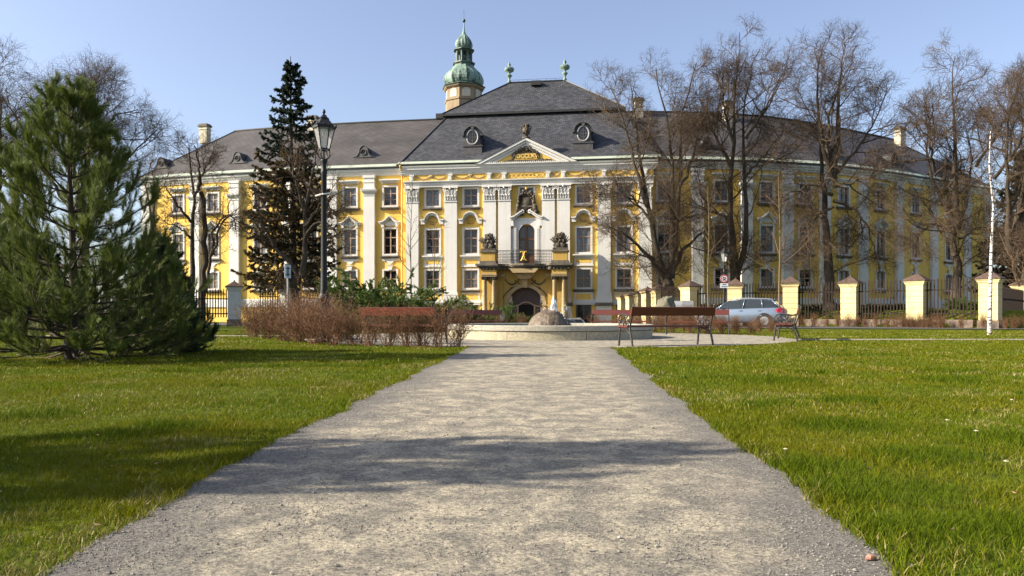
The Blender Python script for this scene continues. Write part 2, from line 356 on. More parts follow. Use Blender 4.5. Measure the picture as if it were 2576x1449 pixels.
# pilasters
def pilaster_mesh():
    s=MB(); w=1.03
    s.box(-w/2,w/2,-.30,.01,2.5,9.86)
    for a,b,e,d in ((2.38,2.5,.05,.36),(2.22,2.38,.09,.40),(2.1,2.22,.06,.37),(1.62,2.1,.12,.43)): s.box(-w/2-e,w/2+e,-d,.011,a,b)
    s.box(-w/2-.1,w/2+.1,-.40,.011,-1.4,1.36)
    s.box(-w/2-.15,w/2+.15,-.46,.011,-1.5,-.75)
    return s
def ledge_mesh():
    s=MB(); s.box(-.72,.72,-.56,.012,1.37,1.5); s.prism_x([(.0,1.5),(-.56,1.5),(-.45,1.615),(.0,1.615)],-.68,.68); return s
def capital_mesh():
    s=MB(); w=1.03
    s.box(-w/2-.04,w/2+.04,-.35,.012,9.86,9.93); s.box(-w/2-.02,w/2+.02,-.33,.013,9.93,9.97)
    s.prism_y([(-w/2+.04,9.97),(w/2-.04,9.97),(w/2+.02,10.9),(-w/2-.02,10.9)],-.33,.012)
    s.prism_y([(-w/2-.1,10.98),(w/2+.1,10.98),(w/2+.13,11.12),(-w/2-.13,11.12)],-.52,.012)
    for row,(z,h,n,d) in enumerate(((9.99,.36,5,.36),(10.28,.38,4,.38))):
        for i in range(n):
            x=(-w/2+.1)+(w-.2)*(i/(n-1)); 
            s.add([(x-.09,-d+.04,z),(x+.09,-d+.04,z),(x+.1,-d-.05,z+h*.6),(x-.1,-d-.05,z+h*.6),(x,-d-.13,z+h),(x,-d-.02,z)],[(0,5,4,3),(5,1,2,4),(0,1,5)])
            s.blob((x,-d-.09,z+h*.93),(.075,.06,.05),6,4)
    for q in (-1,1):
        P=[]; 
        for i in range(22):
            a=i/21*4.2*math.pi/1.6; r=.17*(1-i/24); P.append((q*(w/2-.02)+q*r*math.cos(a+1.6)*1.0,-.44,10.83+r*math.sin(a+1.6)))
        s.tube(P,.045,5)
        s.blob((q*.2,-.42,10.78),(.09,.06,.07),6,4)
    s.blob((0,-.48,10.98),(.12,.09,.12),8,5)
    return s
pm=pilaster_mesh().mesh('pilaster',M['white']); lm=ledge_mesh().mesh('ledge',M['slab']); cm=capital_mesh().mesh('capital',M['white'])
for x in PIL:
    o=put('pilaster',pm,palace,TR(x,0,0)); put('ledge',lm,o); put('capital',cm,o)
# entablature
s=MB(); e=BW
s.box(-e-.0,e+.0,-.34,.02,11.12,11.3); s.box(-e-.02,e+.02,-.38,.021,11.3,11.46); s.box(-e-.04,e+.04,-.46,.022,11.46,11.53); s.box(-e-.08,e+.08,-.52,.023,11.53,11.6)
part(s,'architrave',M['white'])
s=MB(); s.box(-e,e,-.32,.02,11.6,12.12); part(s,'frieze',M['yellow'])
s=MB()
prof=[(.02,12.12),(-.38,12.12),(-.40,12.22),(-.44,12.24),(-.45,12.36),(-.50,12.38),(-.52,12.5),(-.60,12.53),(-.61,12.68),(-.66,12.71),(-.69,12.8),(.02,12.8)]
s.prism_x(prof,-e-.35,e+.35); part(s,'cornice',M['white'])
for a,b in ((-e-.37,-3.85),(3.85,e+.37)): s=MB(); s.prism_x([(.0,12.805),(-.695,12.805),(-.695,12.825),(-.3,12.98),(.0,12.98)],a,b); part(s,'flashing',M['verdigris'])
for x in PIL:
    s=MB(); s.box(x-.16,x+.16,-.46,-.3,11.62,12.1); s.box(x-.19,x+.19,-.5,-.3,12.0,12.118); s.box(x-.1,x+.1,-.5,-.44,11.66,11.98); part(s,'bracket',M['white'])
for a,b,n in ((-9.2,-6.5,2),(-5.95,-3.25,2),(-2.75,-2.05,1),(2.05,2.75,1),(3.25,5.95,2),(6.5,9.2,2)):
    s=MB()
    for i in range(n):
        x0=a+(b-a)*i/n+.05; x1=a+(b-a)*(i+1)/n-.05
        for t in np.linspace(0,1,11): s.blob((x0+(x1-x0)*t,-.36,12.02-.26*(1-(2*t-1)**2)),(.075,.05,.06),6,4)
    if n==2: s.blob(((a+b)/2,-.38,11.98),(.2,.06,.12),8,5,.4)
    part(s,'garland',M['sand'])
# pediment
hw,zb,za=3.94,12.8,14.72
sl=(za-zb)/hw
s=MB()
for q in (-1,1):
    for (d0,d1,y) in ((0,.17,-.80),(.17,.36,-.68),(.36,.54,-.58)):
        s.prism_y([(q*(hw+.2-d0*1.2),zb-0+0.002),(0,za+.1-d0*1.12),(0,za+.1-d1*1.12),(q*(hw+.2-d1*2.6),zb+.002)][::q],y,.3)
s.box(-hw+.45,hw-.45,-.75,.0,zb,zb+.07)
for i in range(44):
    x=-hw+.55+i*(2*hw-1.1)/43; s.box(x-.035,x+.035,-.74,-.66,zb+.07,zb+.15)
ped=part(s,'pediment',M['white'])
s=MB(); s.prism_y([(-hw+.6,zb+.02),(hw-.6,zb+.02),(0,za-.5)],-.5,.2); part(s,'tympanum',M['yellow'],parent=ped)
s=MB()
for q in (-1,1):
    for t in np.linspace(.12,1,9): 
        a=R(175-85*t); s.blob((q*1.05*math.cos(a),-.55,13.22+.78*math.sin(a)),(.14,.08,.12),7,5,.5)
    for j in range(8): s.blob((q*random.uniform(1.0,2.1),-.54,zb+random.uniform(.12,.3)),(.13,.07,.07),6,4,.4)
for j in range(7): s.blob((random.uniform(-.35,.35),-.56,13.98+random.uniform(-.08,.15)),(.13,.09,.1),7,5,.4)
s.prism_y([(-2.2,zb+.08),(2.2,zb+.08),(1.2,zb+.3),(1.08,zb+.75),(.5,zb+1.25),(-.5,zb+1.25),(-1.08,zb+.75),(-1.2,zb+.3)],-.515,-.49)
for j in range(10): s.blob((random.uniform(-.9,.9),-.55,zb+.13+random.uniform(0,.08)),(.12,.07,.06),7,5,.4)
part(s,'cartouche',M['stone'],parent=ped)
s=MB(); s.prism_y([(-.95,zb+.3),(.95,zb+.3),(.8,zb+.8),(-.8,zb+.8)],-.525,-.5); part(s,'inscription_field',M['portal'],parent=ped)
def text(body,size,M_,parent,name,m,ext=.02):
    cu=bpy.data.curves.new(name,'FONT'); cu.body=body; cu.size=size; cu.extrude=ext; cu.align_x='CENTER'; cu.align_y='CENTER'; cu.materials.append(m)
    o=bpy.data.objects.new(name,cu); C.objects.link(o); me=bpy.data.meshes.new_from_object(o.evaluated_get(bpy.context.evaluated_depsgraph_get())); bpy.data.objects.remove(o)
    me.name=name; return put(name,me,parent,M_)
RX=Matrix.Rotation(R(90),4,'X')
text('MDCCLXVI',.44,Matrix.Translation((0,-.53,13.38))@RX,ped,'inscription',M['inscr'],.04)
text('MDCCCCLXIX',.46,Matrix.Translation((0,-.35,11.85))@RX,palace,'inscription',M['inscr'],.04)
s=MB(); s.add([(-hw-.2,-.84,zb+.03),(0,-.84,za+.13),(0,2.2,za+.13),(-hw-.2,2.2,zb+.03)],[(0,1,2,3)],[(0,0),(0,4.4),(3.3,4.4),(3.3,0)])
s.add([(hw+.2,-.84,zb+.03),(0,-.84,za+.13),(0,2.2,za+.13),(hw+.2,2.2,zb+.03)],[(0,1,2,3)],[(0,0),(0,4.4),(3.3,4.4),(3.3,0)])
part(s,'pediment_roof',M['slate'],parent=ped)
# urn on the pediment
s=MB(); s.box(-.3,.3,-.6,0,za,za+.22); s.lathe([(.2,.2),(.12,.3),(.16,.36),(.28,.6),(.33,.85),(.25,.9),(.3,.95),(.2,1.05),(.1,1.2),(.03,1.42)],12,(0,-.3,za))
for j in range(14): a=random.uniform(0,6.28); z=random.uniform(.5,1.25); s.blob((.28*math.cos(a)*(1.3-z*.5),-.3+.28*math.sin(a)*(1.3-z*.5),za+z),.1,6,4,.5)
s.tube([(-.3,-.3,za+.8),(-.42,-.3,za+1.0),(-.3,-.3,za+1.15)],.05,5); s.tube([(.3,-.3,za+.8),(.42,-.3,za+1.0),(.3,-.3,za+1.15)],.05,5)
part(s,'urn',M['stone'],True)
# mansard roof
def quad(mb,p,uv): mb.add(p,[(0,1,2,3)] if len(p)==4 else [(0,1,2)],uv)
s=MB(); xa,xb,ya,yb,z0,z1=BW+.55,7.6,-.60,4.6,12.86,18.2; yB,yb2=15.5,11.0
ln=math.hypot(z1-z0,yb-ya)
quad(s,[(-xa,ya,z0),(xa,ya,z0),(xb,yb,z1),(-xb,yb,z1)],[(-xa,0),(xa,0),(xb,ln),(-xb,ln)])
for q in (-1,1): quad(s,[(q*xa,ya,z0),(q*xa,yB,z0),(q*xb,yb2,z1),(q*xb,yb,z1)],[(0,0),(16,0),(11,6),(5.6,6)])
quad(s,[(-xa,yB,z0),(xa,yB,z0),(xb,yb2,z1),(-xb,yb2,z1)],[(-xa,0),(xa,0),(xb,ln),(-xb,ln)])
X2=8.0; f0,f1=4.15,11.4; zr=21.9; yr=7.8; rl=2.55
ln2=math.hypot(zr-18.3,yr-f0)
quad(s,[(-X2,f0,18.3),(X2,f0,18.3),(rl,yr,zr),(-rl,yr,zr)],[(-X2,0),(X2,0),(rl,ln2),(-rl,ln2)])
for q in (-1,1): quad(s,[(q*X2,f0,18.3),(q*X2,f1,18.3),(q*rl,yr,zr)],[(0,0),(7,0),(3.5,6.5)])
quad(s,[(-X2,f1,18.3),(X2,f1,18.3),(rl,yr,zr),(-rl,yr,zr)],[(-X2,0),(X2,0),(rl,ln2),(-rl,ln2)])
roof_c=part(s,'roof',M['slate'])
s=MB(); s.box(-X2,X2,f0,f1,18.12,18.29); part(s,'roof_break_eave',M['gutter'],parent=roof_c)
for a,b in ((-xa,-3.6),(3.6,xa)):
    s=MB(); s.prism_x([(-.62,12.9),(-.62,12.94),(-.32,13.25),(-.32,13.21)],a,b); part(s,'copper_edge',M['verdigris'],parent=roof_c)
    s=MB(); s.tube([(a-.05,-.66,12.93),(b+.05,-.66,12.93)],.075,8); part(s,'gutter',M['gutter'])
s=MB(); s.tube([(-BW-.28,-.8,12.85),(-BW-.25,-.2,12.2),(-BW-.25,-.12,2),(-BW-.25,-.12,-1)],.07,6); part(s,'drainpipe',M['yellow'])
s=MB(); s.bar((-xa,ya,z0+.05),(-xb,yb,z1+.03),.16,.06); s.bar((xa,ya,z0+.05),(xb,yb,z1+.03),.16,.06)
s.bar((-rl,yr,zr+.03),(rl,yr,zr+.03),.18,.08); s.bar((-X2,f0,18.33),(-rl,yr,zr+.03),.14,.06); s.bar((X2,f0,18.33),(rl,yr,zr+.03),.14,.06)
s.box(-xb-1.0,-xb-.3,yb-.3,yb+.2,18.0,18.4)
s.box(-.45,.45,yr-.9,yr-.3,zr-.55,zr-.15)
for x in np.linspace(-rl,rl,7): s.bar((x,yr,zr),(x,yr,zr+.25),.02)
s.bar((-rl,yr,zr+.24),(rl,yr,zr+.24),.02); part(s,'ridge_cap',M['gutter'],parent=roof_c)
for x in (-rl,rl):
    s=MB(); s.lathe([(.12,0),(.2,.1),(.1,.3),(.09,.45),(.22,.62),(.28,.72),(.12,.84),(.1,.95),(.42,1.12),(.46,1.28),(.42,1.4),(.12,1.5),(.1,1.62),(.16,1.7),(.08,1.85),(.02,2.0)],10,(x,yr,zr-.05)); part(s,'roof_finial',M['copper'],True,parent=roof_c)
# oval dormers
for x in (-4.55,4.55):
    y0=.45
    s=MB(); s.box(-.78,.78,0,1.2,0,.62); s.box(-.84,.84,-.06,1.2,.62,.7)
    ol=[(-.74,.7),(-.62,.95),(-.6,1.35),(-.72,1.55)]+arcpts(0,1.62,.66,170,10,12)+[(.72,1.55),(.6,1.35),(.62,.95),(.74,.7)]
    s.prism_y(ol[::-1],.03,2.4)
    d=s.build('dormer',M['dormer_tin'],roof_c,M=TR(x,y0,13.9))
    s=MB(); ribbon(s,[(-.84,1.56),(-.7,1.64)]+arcpts(0,1.62,.74,165,15,12)+[(.7,1.64),(.84,1.56)],.1,-.14,.6); s.prism_y([(-.09,2.0),(.09,2.0),(.15,2.34),(-.15,2.34)],-.12,.02)
    n=24; P=[(.46*math.cos(2*math.pi*i/n),.0,1.38+.60*math.sin(2*math.pi*i/n)) for i in range(n+1)]; s.build('dormer_moulding',M['dormer_tin'],d); s=MB(); s.tube(P,.075,6,False)
    s.build('dormer_frame',M['paletrim'],d)
    s=MB(); s.prism_y([(p[0]*.97,1.38+(p[2]-1.38)*.97) for p in P[:-1]][::-1],.0,.028); s.build('pane',M['glass'],d)
    s=MB(); s.bar((-.42,-.01,1.38),(.42,-.01,1.38),.03); s.bar((0,-.012,.82),(0,-.012,1.94),.03)
    Q=[(.23*math.cos(2*math.pi*i/16),-.011,1.38+.3*math.sin(2*math.pi*i/16)) for i in range(17)]; s.tube(Q,.015,4,False); s.build('glazing_bar',M['slab'],d)
# balcony door, its surround and the coat of arms
s=MB(); wd=.66
dp=[(-wd,0),(-wd,2.85)]+arcpts(0,2.85,wd,180,0,12)[1:-1]+[(wd,2.85),(wd,0)]
for q in (-1,1):
    s.box(q*.93-.13,q*.93+.13,-.2,.01,0,3.1); s.box(q*1.18-.1,q*1.18+.1,-.13,.01,0,2.9)
    for i in range(22): s.box(q*.93-.1,q*.93+.1,-.23,-.2,.2+i*.125,.26+i*.125)
    s.box(q*.73-.08,q*.73+.08,-.1,.01,0,3.0)
    s.prism_y([(q*1.02,3.1),(q*1.32,3.1),(q*1.3,3.75),(q*1.1,3.75)][::q],-.3,.01)
sp=[(-.82,2.8)]+arcpts(0,2.75,.82,180,0,14)+[(.82,3.66),(-.82,3.66)]
a=arcpts(0,2.6,.67,180,0,14)
for p,q in zip(a[:-1],a[1:]): s.prism_y([p,q,(q[0],3.75),(p[0],3.75)],-.12,.01)
s.box(-1.08,-.67,-.118,.01,2.6,3.75); s.box(.67,1.08,-.118,.01,2.6,3.75)
for q in (-1,1):
    top=[(q*1.36,3.86),(q*1.2,3.88),(q*.95,3.96),(q*.72,4.12),(q*.5,4.28),(q*.34,4.34)]
    ribbon(s,top[::q],.12,-.46,.01); ribbon(s,[(x*.96,z-.12) for x,z in top][::q],.14,-.34,.01)
    P=[(q*.3+q*.0+.17*math.cos(t)*(1-t/9)*q,-.3,4.22+.17*math.sin(t)*(1-t/9)) for t in np.linspace(1.2,7,16)]; s.tube(P,.07,6)
ds=part(s,'door_surround',M['white'],M_=TR(0,0,4.72))
s=MB(); s.prism_y([(-.66,0),(.66,0)]+arcpts(0,2.6,.66,0,180,12),.12,.18); d=part(s,'balcony_door',M['door'],M_=TR(0,0,4.72))
s=MB()
for q in (-1,1):
    for z0,z1 in ((.75,1.3),(1.36,1.95)): s.box(q*.32-.2,q*.32+.2,.1,.118,z0,z1)
    s.prism_y(([(q*.1,2.15),(q*.52,2.15),(q*.52,2.75),(q*.4,2.95),(q*.1,3.05)])[::q],.1,.118)
s.build('pane',M['glass'],d)
s=MB(); s.box(-.035,.035,.07,.13,0,3.2); s.box(-.66,.66,.075,.13,2.0,2.1)
for q in (-1,1): s.box(q*.35-.22,q*.35+.22,.095,.13,.12,.6)
s.build('door_rail',M['door'],d)
s=MB(); s.lathe([(.02,.16),(.25,.14),(.45,.08),(.52,.0)],16,sx=.9,sy=1.25)
mm=np.array(Matrix.Translation((0,-.12,9.65))@Matrix.Rotation(R(90),4,'X')); s.v=[v@mm[:3,:3].T+mm[:3,3] for v in s.v]
for t in np.linspace(0,2*math.pi,18,endpoint=False): s.blob((.52*math.cos(t),-.16,9.65+.7*math.sin(t)),(.1,.1,.1),6,4,.4)
for q in (-1,1):
    for z,x,r in ((8.95,.78,.22),(9.2,.72,.2),(9.45,.68,.19),(9.75,.64,.17),(10.0,.62,.14),(10.2,.6,.13)): s.blob((q*x,-.2,z),(r,.2,r*1.1),7,5,.35)
    for j in range(7): s.blob((q*random.uniform(.3,.95),-.15,8.75+random.uniform(0,.3)),(.16,.14,.12),6,4,.4)
for j in range(16): a=random.uniform(0,math.pi); s.blob((.42*math.cos(a),-.18,10.35+.36*math.sin(a)*random.random()),(.14,.14,.12),7,5,.4)
coat=part(s,'coat_of_arms',M['stone'],True)
s=MB(); s.blob((0,-.22,10.83),.11,10,7,0); s.build('crown_orb',M['gold'],coat,True)
# --- portal with the balcony
zp=-1.3
s=MB()
s.box(-3.36,-2.2,-2.0,.0,-1.5,0.0) ; s.box(2.2,3.36,-2.0,.0,-1.5,0.0)
# recessed front with the arch
a=arcpts(0,1.45,1.42,0,180,20)
yo=-.85
for p,q in zip(a[:-1],a[1:]): s.add([(p[0],yo,p[1]),(q[0],yo,q[1]),(q[0],yo,4.2),(p[0],yo,4.2)],[(0,3,2,1)]); s.add([(p[0],yo,p[1]),(q[0],yo,q[1]),(q[0],-.02,q[1]),(p[0],-.02,p[1])],[(0,1,2,3)])
for q in (-1,1):
    s.add([(q*1.42,yo,-1.5),(q*2.25,yo,-1.5),(q*2.25,yo,4.2),(q*1.42,yo,4.2)],[(0,1,2,3)]); s.add([(q*1.42,yo,-1.5),(q*1.42,-.02,-1.5),(q*1.42,-.02,1.45),(q*1.42,yo,1.45)],[(0,1,2,3)])
    s.box(q*2.78-.58,q*2.78+.58,-1.25,.01,0.0,4.2)     # core behind the columns
    s.box(q*2.0-.2,q*2.0+.2,-1.0,-.86,-1.4,3.4)        # flat inner pilaster
s.box(-3.36,-2.2,-1.9,-1.25,3.82,4.2); s.box(2.2,3.36,-1.9,-1.25,3.82,4.2)
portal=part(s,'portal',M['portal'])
s=MB()
for p,q in zip(a[:-1],a[1:]):
    u=lambda P,r:(P[0]*r,1.45+(P[1]-1.45)*r); s.prism_y([u(p,.98),u(q,.98),u(q,1.17),u(p,1.17)],yo-.1,yo+.02)
for q in (-1,1): s.box(q*1.53-.14,q*1.53+.14,yo-.1,yo+.02,-1.4,1.45)
for q in (-1,1): s.box(q*1.53-.2,q*1.53+.2,yo-.16,yo+.02,1.36,1.5)
s.prism_y([(-.16,2.8),(.16,2.8),(.28,3.75),(-.28,3.75)],yo-.28,yo); s.prism_y([(-.85,3.95),(.85,3.95),(1.15,4.28),(-1.15,4.28)],-2.0,yo); s.prism_y([(-.4,3.5),(.4,3.5),(.85,3.96),(-.85,3.96)],-1.5,yo)
for q in (-1,1):
    s.box(q*2.78-.62,q*2.78+.62,-1.98,-.86,3.78,3.9); s.box(q*2.78-.6,q*2.78+.6,-1.94,-.86,3.66,3.78)
    s.box(q*1.88-.27,q*1.88+.27,-1.05,-.86,3.66,3.9)
part(s,'arch_moulding',M['sand'],parent=portal)
for q in (-1,1):
    s=MB()
    for t in np.linspace(0,1,10): s.blob((q*(.55+1.05*t),yo-.05,3.42-.35*(1-(2*t-1)**2)),(.07,.06,.07),6,4,.4)
    for t in np.linspace(0,1,5): s.blob((q*(.3+.5*t),yo-.05,2.95+.4*t),(.06,.05,.06),6,4,.4)
    P=[(q*1.95*math.cos(R(b)),yo-.05,1.35+1.95*math.sin(R(b))*.88) for b in np.linspace(22,75,9)]; s.tube(P,.03,4); s.blob(P[0],(.09,.05,.12),6,4,.4); s.blob(P[5],.09,6,4,.5)
    part(s,'garland',M['stone'],parent=portal)
    for dx in (-.37,.37):
        s=MB(); c=(q*2.78+dx,-1.62,0)
        s.lathe([(.26,-.1),(.26,.02),(.22,.06),(.235,.12),(.2,.17),(.19,.25),(.195,1.2),(.165,3.3),(.19,3.34),(.17,3.4)],16,c)
        s.box(c[0]-.27,c[0]+.27,-1.89,-1.35,-.25,-.1)
        o=part(s,'column',M['sand'],True,parent=portal)
        s=MB(); s.lathe([(.17,3.4),(.19,3.5),(.27,3.62),(.2,3.63)],12,c); s.box(c[0]-.27,c[0]+.27,-1.9,-1.34,3.6,3.66)
        for t in range(10): s.blob((c[0]+.22*math.cos(t*.628),-1.62+.22*math.sin(t*.628),3.5),(.07,.07,.09),6,4,.4)
        for e in (-1,1): s.blob((c[0]+e*.22,-1.82,3.56),(.08,.05,.08),7,5,.2)
        s.build('capital',M['stone'],o)
# leaf of the gate
s=MB(); s.prism_y([(-1.42,-1.5),(1.42,-1.5),(1.42,1.45)]+a[1:],-.3,-.24); gate=part(s,'gate',M['doordark'])
s=MB(); s.add([(-.62,-.32,-1.4),(.62,-.32,-1.4),(.62,-.32,1.35),(.3,-.32,1.46),(-.3,-.32,1.46),(-.62,-.32,1.35)],[(0,1,2,3,4,5)]); s.build('dark_doorway_sheet',M['void'],gate)  # black sheet on the leaf paints the dark of the open doorway
s=MB(); top=[(-1.4,1.3),(-.95,1.38),(-.6,1.48),(-.3,1.66),(0,1.72),(.3,1.66),(.6,1.48),(.95,1.38),(1.4,1.3)]; ribbon(s,top,.1,-.42,-.3)
for q in (-1,1):
    s.box(q*.68-.06,q*.68+.06,-.4,-.3,-1.4,1.38); 
    for z0,z1 in ((-1.1,-.3),(-.15,1.05)):
        for u in ((q*.86,z0,q*.86,z1),(q*1.28,z0,q*1.28,z1),(q*.86,z0,q*1.28,z0),(q*.86,z1,q*1.28,z1)): s.bar((u[0],-.31,u[1]),(u[2],-.31,u[3]),.03)
s.build('gate_moulding',M['white'] if False else M['sash'],gate)
# balcony slab, pedestals, railing, trophies
s=MB()
fr=lambda e:[(-3.83-e,.02),(-3.83-e,-2.15-e),(-2.05+e,-2.15-e),(-1.75+e,-1.7-e),(-1.2,-1.75-e),(-.9,-2.0-e),(0,-2.2-e),(.9,-2.0-e),(1.2,-1.75-e),(1.75-e,-1.7-e),(2.05-e,-2.15-e),(3.83+e,-2.15-e),(3.83+e,.02)]
s.prism_z(fr(0.),4.52,4.68); s.prism_z(fr(-.1),4.42,4.519); s.prism_z([(x*.96,y+.2 if y<0 else y) for x,y in fr(-.1)],4.3,4.419); s.prism_z([(x*.92,y+.32 if y<0 else y) for x,y in fr(-.1)],4.2,4.299)
for x in np.arange(-3.5,3.6,.28):
    y=-2.0 if abs(x)>2.1 else -1.62; s.box(x-.06,x+.06,y-.02,y+.2,4.24,4.36)
bal=part(s,'balcony',M['slab'])
tro=MB(); rs=np.random.default_rng(5)
for j in range(70):
    z=rs.random(); x=(rs.random()-.5)*1.15*(1-z*.75); tro.blob((x,(rs.random()-.5)*.5,.1+z*1.05),(.1+.07*rs.random(),.12,.1+.1*rs.random()),6,4,.6,rs)
for j in range(22):
    t=rs.uniform(-1.1,1.1); b=np.array([t*.25,rs.uniform(-.2,.2),.35]); e=b+np.array([math.sin(t)*.62,rs.uniform(-.1,.1),math.cos(t)*.85]); tro.tube([b,(b+e)/2,e],[.06,.07,.015],5)
for q in (-.2,.22): tro.lathe([(.02,.2),(.16,.18),(.2,.1)],10,(0,0,0)) if False else tro.blob((q,-.28,.25),(.19,.07,.19),10,6,.05,rs)
tro.box(-.58,.58,-.36,.36,-.12,.06)
trm=tro.mesh('trophy',M['stone'])
for q in (-1,1):
    s=MB(); s.box(q*2.85-.57,q*2.85+.57,-1.95,-1.0,4.9,5.58); p=s.build('pedestal',M['portal'],bal)
    s=MB(); s.box(q*2.85-.66,q*2.85+.66,-2.04,-.9,4.681,4.9); s.box(q*2.85-.66,q*2.85+.66,-2.04,-.9,5.58,5.72); s.build('pedestal_moulding',M['slab'],p)
    put('trophy',trm,bal,TR(q*2.85,-1.47,5.84))
s=MB(); path=[(-2.28,-1.6),(-1.75,-1.6),(-1.2,-1.66),(-.9,-1.9),(0,-2.08),(.9,-1.9),(1.2,-1.66),(1.75,-1.6),(2.28,-1.6)]
for z,w_ in ((5.72,.05),(5.62,.025),(4.85,.03),(4.78,.03)):
    for p,q in zip(path[:-1],path[1:]): s.bar((*p,z),(*q,z),w_)
tt=0
for p,q in zip(path[:-1],path[1:]):
    n=max(2,int(math.dist(p,q)/.11))
    for i in range(n):
        x=p[0]+(q[0]-p[0])*i/n; y=p[1]+(q[1]-p[1])*i/n; s.bar((x,y,4.7),(x,y,5.72),.02)
        for z in (4.98,5.2,5.42): s.tube([(x+.05*math.cos(b),y,z+.07*math.sin(b)) for b in np.linspace(0,6.28,9)],.011,3,False)
rail=s.build('railing',M['iron'],bal)
s=MB(); y=-2.13
for q in (-1,1):
    s.tube([(q*.28,y,4.92),(q*.2,y,4.88),(q*.08,y,5.1),(q*-.02,y,5.35),(q*-.1,y,5.58)],.02,5)   # legs of the A
    s.tube([(q*.26,y,5.52),(q*.2,y,5.6),(q*.06,y,5.56),(q*-.1,y,5.35),(q*-.1,y,5.12),(q*.05,y,4.95),(q*.2,y,4.93)],.019,5)
s.tube([(-.13,y,5.16),(.13,y,5.16)],.025,5); s.tube([(-.24,y,5.6),(.24,y,5.6)],.025,5)
s.build('monogram',M['gold'],rail)
